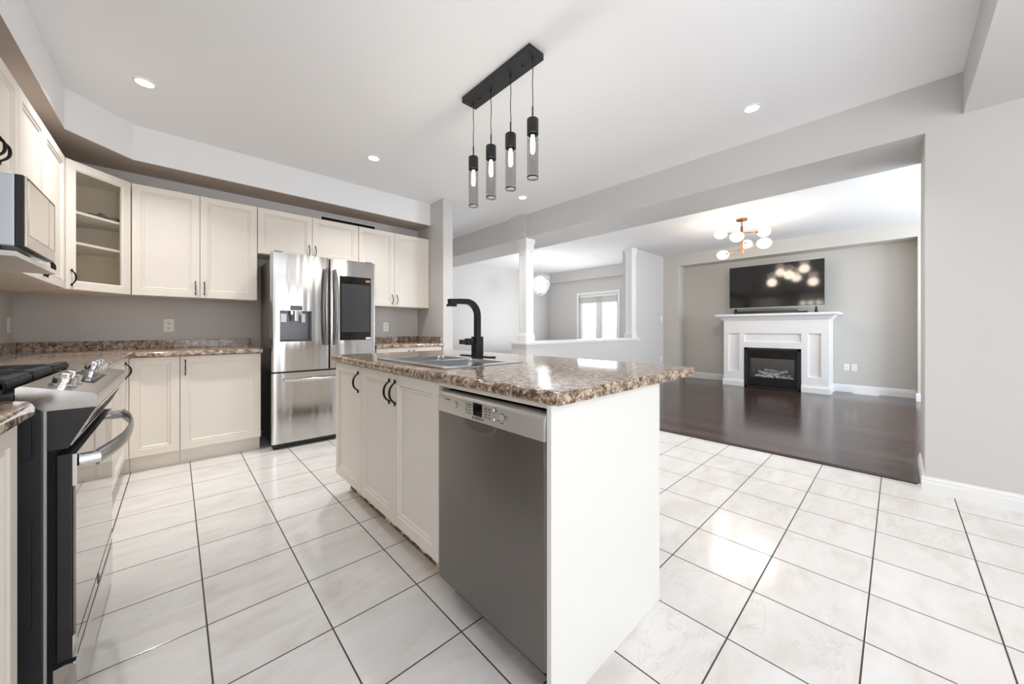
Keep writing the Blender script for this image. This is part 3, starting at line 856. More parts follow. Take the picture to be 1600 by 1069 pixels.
def legend_block(ya, yb, words):
    bx = []
    for k in range(6): bx.append((ya, yb - .004 * (k % 2), .826 - k * .0078, .8268 - k * .0078))
    for k in range(4):
        for y0, w in words: bx.append((y0, y0 + w * (.7 + .3 * ((k * 7 + int(y0 * 100)) % 3) / 2), .8195 - k * .0098, .8222 - k * .0098))
    legend(bx)
legend_block(1.032, 1.072, ((1.036, .016), (1.055, .012)))
legend_block(.925, .962, ((.945, .017), (.928, .010)))
legend([(1.168, 1.205, .8185, .8215)])
legend([(.893, .905, .822, .8245)]); legend([(.878, .893, .792, .7945)]); legend([(.862, .876, .7865, .789)])
legend([(.842, .850, .804, .8065), (.842, .850, .811, .8135), (.852, .8545, .8095, .812)])
for (y, z, r) in ((.909, .823, .0065), (.907, .792, .0065)):
    bu = part('button', MB().lathe([(r, .001), (r, -.0012), (r * .7, -.002), (0.0005, -.002)], (XP, y, z), 20, 'x'), M['plate'], cp_o, smooth=40)
for (y, z, r) in ((.868, .806, .0115), (1.130, .808, .0105)):
    part('knob', MB().lathe([(r, .001), (r, -.003), (r * .8, -.0045), (.0005, -.0045)], (XP, y, z), 24, 'x'), M['steel_panel'], cp_o, smooth=40)
for (ro, ri, y, z) in ((.0088, .0068, .909, .823), (.0088, .0068, .907, .792), (.0128, .0118, 1.130, .808), (.0135, .012, .868, .806)):
    part('button_outline', MB().lathe([(ro, .0005), (ro, -.0006), (ri, -.0006), (ri, .0005)], (XP, y, z), 20, 'x', caps=False), M['ink'], cp_o)

# ------------------------------------------------------------------ fridge (faces -Y)
fg = thing('refrigerator', 'stainless French door refrigerator with water dispenser and touchscreen', 'refrigerator', (1.08, 4.2, 0))
part('body', MB().box(.642, 1.522, 3.905, YB - .02, .035, 1.745, .004), M['fridge_side'], fg)
def fd_front(xa, xb, full):    # gently bowed front with rounded outer edges; full=(x0,x1) of the door
    x0, x1 = full; pts = []
    def fy(x):
        t = (x - x0) / (x1 - x0) * 2 - 1
        y = 3.80 + .010 * t * t
        e = min(x - x0, x1 - x)
        if e < .014: y += .014 - math.sqrt(max(0, .014 ** 2 - (.014 - e) ** 2))
        return y
    xs = sorted(set([xa, xb] + [x0 + .014 * q for q in (0, .08, .25, .5, .75, 1) if xa <= x0 + .014 * q <= xb] + [x1 - .014 * q for q in (0, .08, .25, .5, .75, 1) if xa <= x1 - .014 * q <= xb] + [x0 + (x1 - x0) * k / 16 for k in range(1, 16) if xa < x0 + (x1 - x0) * k / 16 < xb]))
    return [(x, fy(x)) for x in xs] + [(xb, 3.895), (xa, 3.895)]
LD, RD, FD = (.617, 1.089), (1.097, 1.545), (.617, 1.545)
ld = MB()
rx0, rx1, rz0, rz1 = .678, .935, .975, 1.258
ld.prism(fd_front(*LD, LD), 'z', .705, rz0).prism(fd_front(*LD, LD), 'z', rz1, 1.782)
ld.prism(fd_front(LD[0], rx0, LD), 'z', rz0, rz1).prism(fd_front(rx1, LD[1], LD), 'z', rz0, rz1)
ldo = part('door', ld, M['steel'], fg, smooth=25, label='left stainless door with water dispenser')
rdo = part('door', MB().prism(fd_front(*RD, RD), 'z', .705, 1.782), M['steel'], fg, smooth=25, label='right stainless door with dark touchscreen')
fdo = part('freezer_drawer', MB().prism(fd_front(*FD, FD), 'z', .055, .690), M['steel'], fg, smooth=25)
def bar(pts, r=.011): return MB().tube(pts, r, 8, flat=(1.1, .8))
def vhandle(x, lean):
    pts = []
    for k in range(11):
        t = k / 10; z = .935 + (1.675 - .935) * t
        pts.append((x + lean * .010 * (1 - (2 * t - 1) ** 2), 3.765 - .018 * (1 - (2 * t - 1) ** 2), z))
    m = MB().tube(pts, [.012] + [.017] * 9 + [.012], 8)
    for z in (.96, 1.65): m.box(x - .008, x + .008, 3.765, 3.806, z - .012, z + .012, .002)
    return m
part('handle', vhandle(1.055, -1), M['steel_handle'], ldo, smooth=45)
part('handle', vhandle(1.130, 1), M['steel_handle'], rdo, smooth=45)
hz = MB().tube([(.705 + .75 * k / 10, 3.765 - .016 * (1 - (2 * k / 10 - 1) ** 2), .622) for k in range(11)], .0125, 8)
for x in (.725, 1.435): hz.box(x - .012, x + .012, 3.765, 3.806, .614, .630, .002)
part('handle', hz, M['steel'], fdo, smooth=45)
# dispenser
dsp = part('dispenser', MB().box(rx0 + .001, rx1 - .001, 3.875, 3.89, rz0, rz1).box(rx0 + .0002, rx0 + .006, 3.811, 3.875, rz0, rz1).box(rx1 - .006, rx1 - .0002, 3.811, 3.875, rz0, rz1).box(rx0, rx1, 3.811, 3.875, rz0 + .0002, rz0 + .006).box(rx0, rx1, 3.811, 3.875, rz1 - .006, rz1 - .0002), simple('grey_dispenser_recess', srgb(108, 108, 112), 0.25, metal=.4), ldo)
part('outline', MB().box(.678, .937, 3.8045, 3.8075, 1.406, 1.409).box(.934, .937, 3.8025, 3.806, 1.262, 1.406), M['grey_print'], ldo)
part('dispenser_display', MB().box(.760, .855, 3.794, 3.804, 1.262, 1.305, .001), M['black_glass'], ldo)
part('nozzle', MB().lathe([(.036, 1.165), (.038, 1.20), (.044, 1.258)], (.806, 3.838, 0), 20).box(.764, .852, 3.805, 3.86, 1.222, 1.258, .004), M['chrome'], ldo, smooth=40)
for xa, xb in ((.69, .74), (.858, .895)): part('paddle', MB().box(xa, xb, 3.85, 3.87, 1.15, 1.235, .004), M['silver'], ldo)
part('drip_tray', MB().box(rx0 + .01, rx1 - .01, 3.815, 3.873, rz0 + .006, rz0 + .014, .002), M['black_plastic'], ldo)
# touchscreen
ts = part('touchscreen', MB().box(1.184, 1.492, 3.796, 3.806, .977, 1.622, .002), M['black_glass'], rdo)
part('display', MB().box(1.198, 1.478, 3.7945, 3.7962, 1.06, 1.545), M['display'], ts)
part('sticker', MB().box(1.436, 1.482, 3.7945, 3.7962, 1.575, 1.597), M['orange'], ts)
part('label', MB().box(1.438, 1.488, 3.7945, 3.7962, .984, 1.004), M['label_white'], ts)
part('toe_grille', MB().box(.63, 1.535, 3.835, 3.905, .015, .052, .004), M['black_plastic'], fg)
for x in (.66, 1.50): part('foot', MB().cyl((x, 3.87, 0), .02, 0, .02), M['black_plastic'], fg)
for x in (.645, 1.46): part('hinge_cover', MB().box(x, x + .065, 3.845, 3.98, 1.783, 1.80, .004).box(x, x + .065, 3.91, 3.98, 1.746, 1.785), M['fridge_side'], fg)

# ------------------------------------------------------------------ range (faces +X)
RY0, RY1 = 1.548, 2.328
rg = thing('range', 'stainless slide-in gas range with black sides and chrome knobs', 'range', (-.5, 1.94, 0))
part('body', MB().box(XL + .02, -.256, RY0, RY1, .02, .905, .003), M['black_enamel'], rg)
for ya, yb in ((RY0, RY0 + .004), (RY1 - .004, RY1)): part('corner_trim', MB().box(-.2555, -.250, ya, yb, .02, .875), M['silver'], rg)
# embossed outline on the near side
for za, zb in ((.744, .868), (.295, .615)):
    em = [(-.60, RY0 - .0005, zb)]
    for k in range(7):
        t = pi / 2 * (1 - k / 6); em.append((-.292 + .020 * cos(t), RY0 - .0005, zb - .020 + .020 * sin(t)))
    for k in range(7):
        t = -pi / 2 * k / 6; em.append((-.292 + .020 * cos(t), RY0 - .0005, za + .020 + .020 * sin(t)))
    em.append((-.60, RY0 - .0005, za))
    part('side_emboss', MB().tube(em, .0022, 6), M['black_enamel'], rg)
part('cooktop', MB().box(XL + .02, -.302, RY0, RY1, .905, .922, .003), M['black_enamel'], rg)
# control console with sloping top
con = [(-.300, .905), (-.300, .938), (-.292, .942), (-.172, .912), (-.162, .905), (-.160, .892), (-.162, .872), (-.255, .872)]
cs = part('control_console', MB().prism(con, 'y', RY0 - .001, RY1 + .001), M['steel_range'], rg, smooth=25)
part('front_panel', MB().prism([(-.255, .871), (-.166, .871), (-.215, .765), (-.255, .765)], 'y', RY0 + .001, RY1 - .001), M['black_enamel'], rg)
part('vent_trim', MB().prism([(-.1655, .869), (-.163, .869), (-.209, .770), (-.2125, .770)], 'y', RY0 + .012, RY1 - .012), M['steel_range'], rg)
sl = MB()
for r_ in range(2):
    for k in range(6):
        y = RY0 + .06 + k * .115
        t0 = .30 + r_ * .28; dx, dz = -.0485, -.101
        x0_, z0_ = -.1627 + dx * t0 * .95, .869 + dz * t0
        x1_, z1_ = x0_ + dx * .17, z0_ + dz * .17
        sl.prism([(x0_ - .002, z0_), (x0_ + .0006, z0_), (x1_ + .0006, z1_), (x1_ - .002, z1_)], 'y', y, y + .085)
part('vent_slots', sl, M['dark_gap'], rg)
dx_, dz_ = .12, -.03
nrm = Vector((.03, 0, .12)).normalized()
def console_pt(t, y): return Vector((-.292 + .12 * t, y, .942 - .03 * t))
rotm = Vector((0, 0, 1)).rotation_difference(nrm).to_matrix().to_4x4()
for y in (1.625, 1.705, 2.11, 2.19, 2.265):
    k_ = MB().lathe([(.0265, .0005), (.0265, .006), (.022, .008), (.0225, .026), (.020, .029), (.0005, .029)], (0, 0, 0), 24)
    k_.bm.transform(Matrix.Translation(console_pt(.48, y)) @ rotm)
    ko = part('knob', k_, M['chrome'], cs, smooth=40)
    g_ = MB().box(-.030, .030, -.008, .008, .024, .040, .003)
    g_.bm.transform(Matrix.Translation(console_pt(.48, y)) @ rotm @ Matrix.Rotation(radians(90), 4, 'Z'))
    part('grip', g_, M['chrome'], ko)
dp = MB().box(-.040, .040, -.13, .13, .0003, .0022); dp.bm.transform(Matrix.Translation(console_pt(.52, 1.908)) @ rotm)
part('display', dp, M['black_glass'], cs)
# grates: three cast iron sections
for (a, b_) in ((RY0 + .012, RY0 + .262), (RY0 + .266, RY0 + .514), (RY0 + .518, RY1 - .012)):
    gm_ = MB(); z0, z1 = .934, .952
    x0, x1 = XL + .07, -.318
    for y in (a, b_ - .014): gm_.box(x0, x1, y, y + .014, z0, z1, .003)
    for x in (x0, x1 - .014): gm_.box(x, x + .014, a, b_, z0, z1, .003)
    for k in range(1, 4):
        yy = a + (b_ - a) * k / 4; gm_.box(x0, x1, yy - .005, yy + .005, z0 + .004, z1 + .002, .002)
    for k in range(1, 5):
        xx = x0 + (x1 - x0) * k / 5; gm_.box(xx - .005, xx + .005, a, b_, z0 + .002, z1, .002)
    for x in (x0 + .004, x1 - .016):
        for y in (a + .002, b_ - .014): gm_.box(x, x + .012, y, y + .012, .9225, z0 + .002)
    gm_.box(x1 - .03, x1 - .002, a + .02, b_ - .02, z1 - .002, z1 + .008, .003)
    part('grate', gm_, M['cast_iron'], rg)
for x in (-.74, -.46):
    for y in (RY0 + .135, RY1 - .135, (RY0 + RY1) / 2): part('burner', MB().lathe([(.045, .9225), (.045, .93), (.03, .932), (.03, .938), (.0005, .938)], (x, y, 0), 20), M['black_metal'], rg, smooth=40)
# oven door, handle, drawer
part('gap_frame', MB().box(-.2558, -.236, RY0 + .006, RY1 - .006, .04, .764), M['dark_gap'], rg)
od = part('oven_door', MB().box(-.235, -.2065, RY0 + .004, RY1 - .004, .186, .748, .003), M['black_enamel'], rg)
part('door_glass', MB().box(-.2063, -.2005, RY0 + .005, RY1 - .005, .187, .747, .001), M['oven_glass'], od)
part('door_line', MB().box(-.2008, -.1999, RY0 + .01, RY1 - .01, .228, .231), M['dark_gap'], od)
part('edge_trim', MB().box(-.2065, -.1985, RY0 + .001, RY0 + .0048, .66, .747).box(-.2065, -.1985, RY0 + .001, RY0 + .0048, .19, .25), M['chrome'], od)
hp = []
for k in range(17):
    t = k / 16
    hp.append((-.165 + .042 * (1 - abs(2 * t - 1) ** 2.2), RY0 + .035 + (RY1 - RY0 - .07) * t, .722))
oh = part('handle', MB().tube(hp, .024, 10, flat=(.28, 1.0), up=(0, 0, 1)), M['steel_handle'], od, smooth=45)
part('handle_mount', MB().tube([(-.1995, RY0 + .03, .722), (-.16, RY0 + .038, .722)], .018, 12), M['chrome'], oh, smooth=40)
part('handle_mount', MB().tube([(-.1995, RY1 - .03, .722), (-.16, RY1 - .038, .722)], .018, 12), M['chrome'], oh, smooth=40)
part('emblem', MB().lathe([(.017, 0), (.017, .0012), (.0145, .0012), (.0145, 0)], (-.2004, 1.94, .207), 24, 'x', caps=False), M['grey_print'], od)
dpf = [(-.24, .03), (-.24, .172), (-.218, .176), (-.208, .174), (-.2005, .166), (-.1995, .150), (-.1995, .03)]
part('drawer', MB().prism(dpf, 'y', RY0 + .004, RY1 - .004), M['steel_drawer'], rg, smooth=40)
part('drawer_gap_shade', MB().box(-.2395, -.2012, RY0 + .004, RY1 - .004, .1765, .1855), M['dark_gap'], rg)  # dark strip standing in for shade between door and drawer
part('base', MB().box(XL + .03, -.255, RY0 + .02, RY1 - .02, .0, .02), M['black_plastic'], rg)

# ------------------------------------------------------------------ microwave (faces +X) on its shelf
mw = thing('microwave', 'small microwave with a mirrored door on the white shelf under the left cabinets', 'microwave', (-.6, 2.53, 1.386))
MY0, MY1, MZ0, MZ1 = 2.312, 2.756, 1.408, 1.682
part('body', MB().box(-.82, -.449, MY0, MY1, MZ0, MZ1, .004), simple('pale_grey_microwave_case', srgb(206, 212, 220), 0.25, metal=.3), mw)
part('front_frame', MB().box(-.4488, -.428, MY0 - .001, MY1 + .001, MZ0 - .002, MZ1 + .002, .002), M['black_plastic'], mw)
mdr = part('door', MB().box(-.4278, -.420, MY0, MY1, MZ0, MZ1, .003), simple('champagne_microwave_front', srgb(196, 186, 176), 0.22, metal=.8), mw)
part('window', MB().box(-.4202, -.4185, MY0 + .02, MY1 - .125, MZ0 + .05, MZ1 - .012), M['mw_glass'], mdr)
part('window_trim', MB().box(-.4202, -.4188, MY0 + .015, MY1 - .01, MZ1 - .0115, MZ1 - .007).box(-.4202, -.4188, MY1 - .014, MY1 - .010, MZ0 + .05, MZ1 - .0115), M['dark_gap'], mdr)
part('control_panel', MB().box(-.4202, -.4187, MY1 - .115, MY1 - .02, MZ0 + .05, MZ1 - .013), M['mw_glass'], mw)
for x in (-.79, -.50):
    for y in (MY0 + .04, MY1 - .04): part('foot', MB().cyl((x, y, 0), .014, 1.3862, MZ0), M['black_plastic'], mw)

# ------------------------------------------------------------------ outlets, switches, floor register
def outlet(label, loc, rot, duplex=True, name='outlet', switch=False):
    """plate faces -Y local"""
    t = thing(name, label, 'wall plate', loc, rot, 'white wall plates')
    part('plate', MB().box(-.035, .035, -.006, -.0005, -.058, .058, .002), M['plate'], t, local=True)
    if switch: part('rocker', MB().box(-.016, .016, -.010, -.006, -.033, .033, .002), M['plate'], t, local=True)
    elif duplex:
        for dz in (.022, -.022):
            s = part('socket', MB().box(-.017, .017, -.008, -.0055, dz - .015, dz + .015, .002), M['plate'], t, local=True)
            part('slots', MB().box(-.008, -.005, -.0086, -.0075, dz - .004, dz + .008).box(.005, .008, -.0086, -.0075, dz - .004, dz + .008).cyl((0, 0, dz - .009), .003, -.0086, -.0075, 10, 'y'), M['slot'], s, local=True)
    else: part('jack', MB().cyl((0, 0, 0), .006, -.012, -.006, 12, 'y'), M['slot'], t, local=True)
    return t
outlet('white wall outlet above the back worktop, left of the fridge', (-.048, YB, 1.122), 0)
outlet('white wall outlet between fridge and wall end, above the short worktop', (1.985, YB, 1.117), 0)
outlet('white wall outlet on the left wall, near the kitchen corner', (XL, 4.47, 1.118), pi / 2)
outlet('white cable plate in the living room, left one of the pair beside the fireplace', (8.46, .598, .428), -pi / 2, False, 'cable_plate')
outlet('white outlet in the living room, right one of the pair beside the fireplace', (8.46, .500, .426), -pi / 2)
outlet('white light switch on the living room wall right of the far column', (8.02, YH + .012, 1.32), 0, name='light_switch', switch=True)
outlet('white outlet low on the living room wall below the light switch', (8.02, YH + .012, .42), 0)
rgs = thing('floor_register', 'white floor register on the hardwood, right of the fireplace', 'vent', (8.36, .36, 0))
part('frame', MB().box(8.30, 8.43, .205, .515, .0005, .006, .001), M['plate'], rgs)
ls = MB()
for k in range(12): ls.box(8.315, 8.415, .222 + k * .024, .234 + k * .024, .006, .0068)
part('louvers', ls, M['silver'], rgs)

# ------------------------------------------------------------------ fireplace
fp = thing('fireplace_mantel', 'white panelled fireplace surround with a moulded mantel shelf', 'fireplace', (8.15, 1.56, 0))
FX, BX = 7.89, 8.456
FY0, FY1 = .773, 2.352
IYa, IYb, IZ = 1.139, 2.004, .742
sur = MB()
sur.box(FX + .025, BX, FY0 + .0, IYa, 0, 1.28).box(FX + .025, BX, IYb, FY1, 0, 1.28).box(FX + .025, BX, IYa, IYb, IZ, 1.28)
part('body', sur, M['trim'], fp)
panels = [(2.085, 2.267, .279, 1.006), (1.139, 1.999, .850, 1.008), (.875, 1.052, .264, 1.012)]
ys = sorted({FY0, FY1, IYa, IYb} | {p[0] for p in panels} | {p[1] for p in panels})
zs = sorted({0.0, 1.28, IZ} | {p[2] for p in panels} | {p[3] for p in panels})
ff = MB()
for i in range(len(ys) - 1):
    for j in range(len(zs) - 1):
        cy, cz = (ys[i] + ys[i + 1]) / 2, (zs[j] + zs[j + 1]) / 2
        if IYa < cy < IYb and cz < IZ: continue
        if any(p[0] < cy < p[1] and p[2] < cz < p[3] for p in panels): continue
        ff.box(FX, FX + .025, ys[i], ys[i + 1], zs[j], zs[j + 1])
part('face_frame', ff, M['trim'], fp)
bs = [(0, 0), (-.018, 0), (-.018, .085), (-.012, .1), (-.008, .118), (0, .118)]
bm1 = MB().prism([(FX + q, z) for q, z in bs], 'y', IYb, FY1 + .016).prism([(FY1 - q, z) for q, z in bs], 'x', FX, BX - .02)
bm2 = MB().prism([(FX + q, z) for q, z in bs], 'y', FY0 - .016, IYa).prism([(FY0 + q, z) for q, z in bs], 'x', FX, BX - .02)
for m in (bm1, bm2): part('base_moulding', m, M['trim'], fp)
crown = MB()
for k in range(20):
    t = (k + .5) / 20
    e = .008 + .084 * (t ** 1.25 + .06 * sin(2 * pi * t))
    crown.box(FX - e, BX, FY0 - e, FY1 + e, 1.255 + .079 * k / 20, 1.255 + .079 * (k + 1) / 20)
part('crown_moulding', crown, M['trim'], fp)
part('mantel_shelf', MB().box(FX - .115, BX, FY0 - .125, FY1 + .125, 1.334, 1.372, .006), M['trim'], fp)
fi = thing('fireplace_insert', 'black gas fireplace insert with louvers and a glass front', 'fireplace', (8.0, 1.57, 0))
fy0, fy1 = IYa + .004, IYb - .004
part('frame', MB().box(FX - .006, FX + .03, fy0, fy0 + .05, .004, IZ - .004, .002).box(FX - .006, FX + .03, fy1 - .05, fy1, .004, IZ - .004, .002).box(FX - .006, FX + .03, fy0, fy1, IZ - .045, IZ - .004, .002).box(FX - .006, FX + .03, fy0, fy1, .004, .03, .002), M['firebox'], fi)
part('firebox', MB().box(8.36, 8.37, fy0 + .01, fy1 - .01, .02, IZ - .01).box(FX + .03, 8.36, fy0 + .01, fy0 + .02, .02, IZ - .01).box(FX + .03, 8.36, fy1 - .02, fy1 - .01, .02, IZ - .01).box(FX + .03, 8.36, fy0 + .01, fy1 - .01, IZ - .02, IZ - .01).box(FX + .03, 8.36, fy0 + .01, fy1 - .01, .10, .19), M['firebox'], fi)
for nm, z0, nn_ in (('upper_louvers', .575, 4), ('lower_louvers', .04, 4)):
    lv = MB().box(FX + .016, FX + .03, fy0 + .05, fy1 - .05, z0, z0 + .125)
    for k in range(nn_):
        z = z0 + .008 + k * .031
        lv.prism([(FX + .016, z + .022), (FX - .002, z + .010), (FX - .002, z + .004), (FX + .016, z)], 'y', fy0 + .052, fy1 - .052)
    part(nm, lv, M['firebox'], fi)
part('glass_frame', MB().box(FX + .004, FX + .028, fy0 + .05, fy1 - .05, .172, .195).box(FX + .004, FX + .028, fy0 + .05, fy1 - .05, .545, .570).box(FX + .004, FX + .028, fy0 + .05, fy0 + .095, .195, .545).box(FX + .004, FX + .028, fy1 - .095, fy1 - .05, .195, .545), M['black_plastic'], fi)
part('glass', MB().box(FX + .014, FX + .018, fy0 + .096, fy1 - .096, .196, .544), M['fire_glass'], fi)
def lump(c, r, sc=(1, 1, 1)):
    m = MB().ball((0, 0, 0), 1, seg=12, rings=8)
    ph = random.random() * 6
    for v in m.bm.verts:
        k = 1 + .18 * sin(v.co.x * 5 + ph) + .15 * cos(v.co.y * 6 + v.co.z * 4 + ph)
        v.co = Vector((v.co.x * sc[0], v.co.y * sc[1], v.co.z * sc[2])) * r * k + Vector(c)
    return m
LG = 'ceramic logs in the fireplace'
for i, (x, y0, y1, z, r, dz) in enumerate(((8.12, 1.32, 1.80, .235, .036, .02), (8.05, 1.36, 1.62, .265, .028, -.05), (8.03, 1.58, 1.80, .245, .028, .05), (8.16, 1.40, 1.74, .30, .026, .015))):
    m = MB().tube([(x + .02 * sin(k * 1.7 + i), y0 + (y1 - y0) * k / 8, z + dz * (k / 4 - 1)) for k in range(9)], [r * (1 + .18 * sin(k * 2.3 + i)) for k in range(9)], 9)
    part('log', m, M['log'], fi, smooth=50)
for k in range(16):
    r = random.uniform(.014, .03)
    part('ember', lump((random.uniform(7.96, 8.10), 1.28 + .56 * k / 15, .19 + r * .7), r, (1, 1.2, .8)), M['ember'], fi, smooth=50)
# television and soundbar on the mantel
tv = thing('television', 'large flat black television standing on the fireplace mantel', 'television', (8.06, 1.574, 1.372))
part('cabinet', MB().box(8.052, 8.10, .850, 2.298, 1.488, 2.302, .004), M['black_plastic'], tv)
part('screen', MB().box(8.044, 8.0518, .853, 2.295, 1.5005, 2.299, .001), M['tv'], tv)
part('bezel', MB().box(8.042, 8.053, .847, 2.301, 1.484, 1.500, .001), M['silver'], tv, label='thin silver bottom edge')
for y in (.96, 2.19):
    part('foot', MB().prism([(8.06, 1.487), (8.085, 1.487), (8.20, 1.374), (8.17, 1.374)], 'y', y - .01, y + .01).prism([(8.06, 1.487), (8.085, 1.487), (7.97, 1.374), (7.94, 1.374)], 'y', y - .01, y + .01), M['black_plastic'], tv)
sb = thing('soundbar', 'long low black soundbar on the mantel under the television', 'soundbar', (7.93, 1.68, 1.372))
part('cabinet', MB().prism([(7.895, 1.3725), (7.965, 1.3725), (7.965, 1.432), (7.915, 1.432)], 'y', 1.20, 2.17), M['black_plastic'], sb)
part('grille', MB().prism([(7.8945, 1.376), (7.9135, 1.430), (7.912, 1.430), (7.893, 1.376)], 'y', 1.21, 2.16), M['black_metal'], sb)
md = thing('media_box', 'small dark box lying on the mantel right of the soundbar', 'media box', (7.93, 1.13, 1.372))
part('case', MB().box(7.88, 7.97, 1.055, 1.19, 1.3725, 1.405, .003), M['black_plastic'], md)
part('front', MB().box(7.878, 7.8802, 1.06, 1.185, 1.376, 1.400), M['black_metal'], md)

# ------------------------------------------------------------------ lights
PG = 'recessed ceiling lights'
def pot(x, y, z, label):
    t = thing('recessed_light', label, 'light', (x, y, z), 0, PG)
    part('trim_ring', MB().lathe([(.060, -.0005), (.060, -.004), (.046, -.006), (.044, -.0005)], (x, y, z), 28, caps=False), M['trim'], t, smooth=40)
    part('lens', MB().lathe([(.045, -.0005), (.045, -.0025), (.0005, -.003)], (x, y, z), 28), M['led'], t)
    l = bpy.data.lights.new('downlight', 'AREA'); l.shape = 'DISK'; l.size = .085; l.energy = 11; l.color = (1, .985, .965)
    l.spread = radians(115)
    o = bpy.data.objects.new('downlight', l); link(o, t); o.location = (0, 0, -.006)
pot(-.153, 3.444, CZ, 'recessed light over the corner between range and fridge, leftmost on the ceiling')
pot(1.383, 3.453, CZ, 'recessed light in the ceiling in front of the fridge cabinets')
pot(3.149, 3.209, CZ, 'recessed light near the column, seen just right of the pendants')
pot(3.119, .741, CZ, 'recessed light near the living room header, right of the island')

# linear pendant over the island
pn = thing('pendant_light', 'black bar pendant with four mesh cylinders hanging over the island', 'pendant light', (1.535, 1.78, CZ))
part('canopy', MB().box(1.475, 1.597, 1.447, 2.118, CZ - .040, CZ - .0005, .003), M['black_metal'], pn)
def weave(r, z0, z1, nu=18, nv=34):
    b = bmesh.new(); vs = {}
    def V(i, j):
        i %= nu * 2
        if (i, j) not in vs:
            a = pi * i / nu; vs[(i, j)] = b.verts.new((r * cos(a), r * sin(a), z0 + (z1 - z0) * j / nv))
        return vs[(i, j)]
    for j in range(0, nv - 1):
        for i in range(nu * 2):
            if (i + j) % 2 == 0: b.faces.new((V(i, j), V(i + 1, j + 1), V(i, j + 2), V(i - 1, j + 1))) if j + 2 <= nv else None
    bmesh.ops.wireframe(b, faces=b.faces[:], thickness=.0024, use_even_offset=False, use_replace=True, use_boundary=True)
    return b
wv = weave(.0335, 0, .245)
wme = bpy.data.meshes.new('mesh_cylinder'); wv.to_mesh(wme); wv.free(); wme.materials.append(M['black_metal'])
for k, (y, zt) in enumerate(((1.479, 2.331), (1.672, 2.319), (1.866, 2.316), (2.062, 2.310))):
    x = 1.535
    s = part('shade', MB().lathe([(.009, .002), (.032, 0), (.0345, -.003), (.0345, -.090), (.0325, -.090), (.032, -.004)], (x, y, zt), 28, caps=False).lathe([(.009, .0), (.009, .004)], (x, y, zt), 12), M['black_metal'], pn, smooth=40, label='black cylinder shade with a woven mesh lower half')
    mo = bpy.data.objects.new('mesh_cylinder', wme); link(mo, s); mo.location = (x - ORG[pn].x, y - ORG[pn].y, zt - .094 - .258 - ORG[pn].z + .012); ORG[mo] = ORG[pn]
    part('bottom_ring', MB().lathe([(.0348, -.352), (.0348, -.341), (.0318, -.341), (.0318, -.352), (.0348, -.352)], (x, y, zt), 28, caps=False), M['black_metal'], s, smooth=40)
    bo = part('bulb', MB().lathe([(.0005, -.205), (.009, -.202), (.013, -.19), (.0145, -.15), (.012, -.115), (.010, -.095)], (x, y, zt), 16), M['bulb'], s, smooth=60)
    part('stem', MB().cyl((x, y, 0), .0048, zt + .002, zt + .075, 10), M['black_metal'], s)
    wob = [(x + .002 * sin(q * 1.3 + k), y, zt + .075 + (CZ - .05 - zt - .075) * q / 8) for q in range(9)]
    part('cord', MB().tube(wob, .0026, 6).tube([(x, y, CZ - .07), (x, y, CZ - .0405)], [.004, .007], 8), M['black_metal'], pn)
    l = bpy.data.lights.new('bulb_light', 'POINT'); l.energy = 3.0; l.color = (1, .93, .82); l.shadow_soft_size = .03
    o = bpy.data.objects.new('bulb_light', l); link(o, pn); o.location = (0, y - ORG[pn].y, zt - .40 - ORG[pn].z)
part('screw', MB().lathe([(.005, -.040), (.005, -.05), (.003, -.052)], (1.535, 1.565, CZ), 10), M['black_metal'], pn)
part('screw', MB().lathe([(.005, -.040), (.005, -.05), (.003, -.052)], (1.535, 1.99, CZ), 10), M['black_metal'], pn)

# living room globe chandelier
Rv = Vector((cos(YAW), -sin(YAW), 0)); Fv = Vector((sin(YAW), cos(YAW), 0))
lc = Vector((6.164, 1.595, 0))
ch = thing('chandelier', 'brass chandelier with six glowing opal globes in the living room', 'chandelier', (lc.x, lc.y, CZ))
part('canopy', MB().lathe([(.075, -.0005), (.075, -.018), (.065, -.024), (.01, -.026)], (lc.x, lc.y, CZ), 28), M['brass'], ch, smooth=40)
part('rod', MB().cyl((lc.x, lc.y, 0), .009, 2.62, CZ - .024, 12).cyl((lc.x, lc.y, 0), .016, 2.215, 2.63, 14), M['brass'], ch, smooth=40)
globes = [((6.011, 1.836, 2.53), .082), ((5.835, 1.57, 2.41), .084), ((6.342, 1.355, 2.53), .082), ((5.926, 1.262, 2.28), .084), ((6.447, 1.603, 2.41), .074), ((6.39, 1.919, 2.28), .082)]
for e, r in globes:
    e = Vector(e); c = Vector((lc.x, lc.y, e.z)); d = (e - c).normalized()
    a_ = part('arm', MB().tube([c, e - d * r * .9], .006, 8).tube([e - d * (r + .026), e - d * (r * .74)], [.012, .024], 12), M['brass'], ch, smooth=40)
    part('globe', MB().ball(e, r * 1.06, r * 1.06, r * .86), M['globe'], a_, smooth=60)
    l = bpy.data.lights.new('globe_light', 'POINT'); l.energy = 6.0; l.color = (1, .86, .70); l.shadow_soft_size = .09
    o = bpy.data.objects.new('globe_light', l); link(o, ch)
    o.location = e + Vector((0, 0, -.15)) - Vector((lc.x, lc.y, CZ))

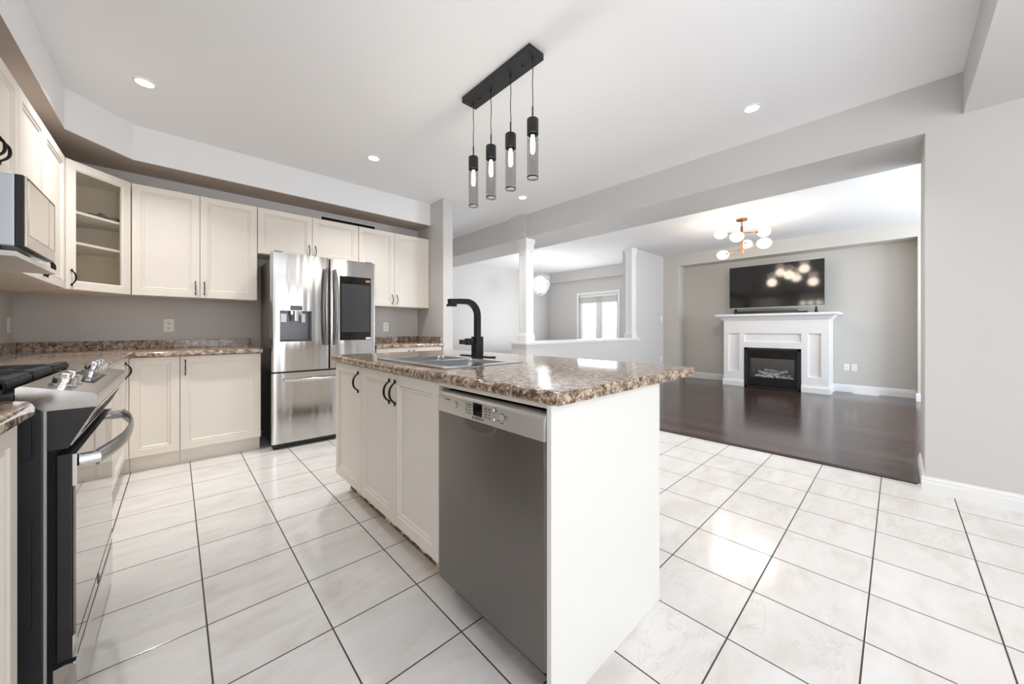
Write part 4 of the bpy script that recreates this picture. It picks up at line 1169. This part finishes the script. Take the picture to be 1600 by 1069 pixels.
# dining room crystal chandelier
dc = Vector((6.10, 5.65, CZ))
cr = thing('chandelier', 'round crystal chandelier hanging in the dining room beside the near column', 'chandelier', tuple(dc))
part('canopy', MB().lathe([(.065, -.0005), (.062, -.012), (.030, -.034), (.008, -.045)], tuple(dc), 24), M['chrome'], cr, smooth=40)
part('chain', MB().tube([(dc.x, dc.y, CZ - .04), (dc.x, dc.y, 2.32)], .006, 8), M['chrome'], cr)
part('frame', MB().lathe([(.222, 2.315), (.222, 2.325), (.212, 2.325), (.212, 2.315), (.222, 2.315)], (dc.x, dc.y, 0), 32, caps=False).lathe([(.222, 2.19), (.222, 2.20), (.212, 2.20), (.212, 2.19), (.222, 2.19)], (dc.x, dc.y, 0), 32, caps=False).box(dc.x - .21, dc.x + .21, dc.y - .006, dc.y + .006, 2.316, 2.324).box(dc.x - .006, dc.x + .006, dc.y - .21, dc.y + .21, 2.316, 2.324), M['chrome'], cr)
for k in range(24):
    a = 2 * pi * k / 24
    m = MB().box(-.022, .022, -.006, .006, 2.20, 2.315, .004)
    m.bm.transform(Matrix.Translation((dc.x + .218 * cos(a), dc.y + .218 * sin(a), 0)) @ Matrix.Rotation(a + pi / 2, 4, 'Z'))
    part('crystal', m, M['crystal'], cr)
for j in range(5):
    rr_ = .21 * cos(j / 5 * pi / 2); zz = 2.18 - .30 * sin(j / 5 * pi / 2)
    rr2 = .21 * cos((j + 1) / 5 * pi / 2) + .02; zz2 = 2.18 - .30 * sin((j + 1) / 5 * pi / 2)
    m = MB()
    nb = max(8, int(22 * rr_ / .21))
    for k in range(nb):
        a = 2 * pi * (k + .5 * (j % 2)) / nb
        m.tube([(dc.x + rr_ * cos(a), dc.y + rr_ * sin(a), zz), (dc.x + rr2 * cos(a), dc.y + rr2 * sin(a), zz2 - .008)], [.018, .012], 6)
    part('crystal_tier', m, M['crystal'], cr)
part('lamp_core', MB().ball((dc.x, dc.y, 2.12), .17, .17, .19), M['crystal_glow'], cr, smooth=60)
part('bottom_disc', MB().lathe([(.05, 1.875), (.05, 1.885), (.0005, 1.89)], (dc.x, dc.y, 0), 20), M['chrome'], cr)
l = bpy.data.lights.new('crystal_light', 'POINT'); l.energy = 11; l.color = (1, .985, .965); l.shadow_soft_size = .12
o = bpy.data.objects.new('crystal_light', l); link(o, cr); o.location = (0, 0, -.22)
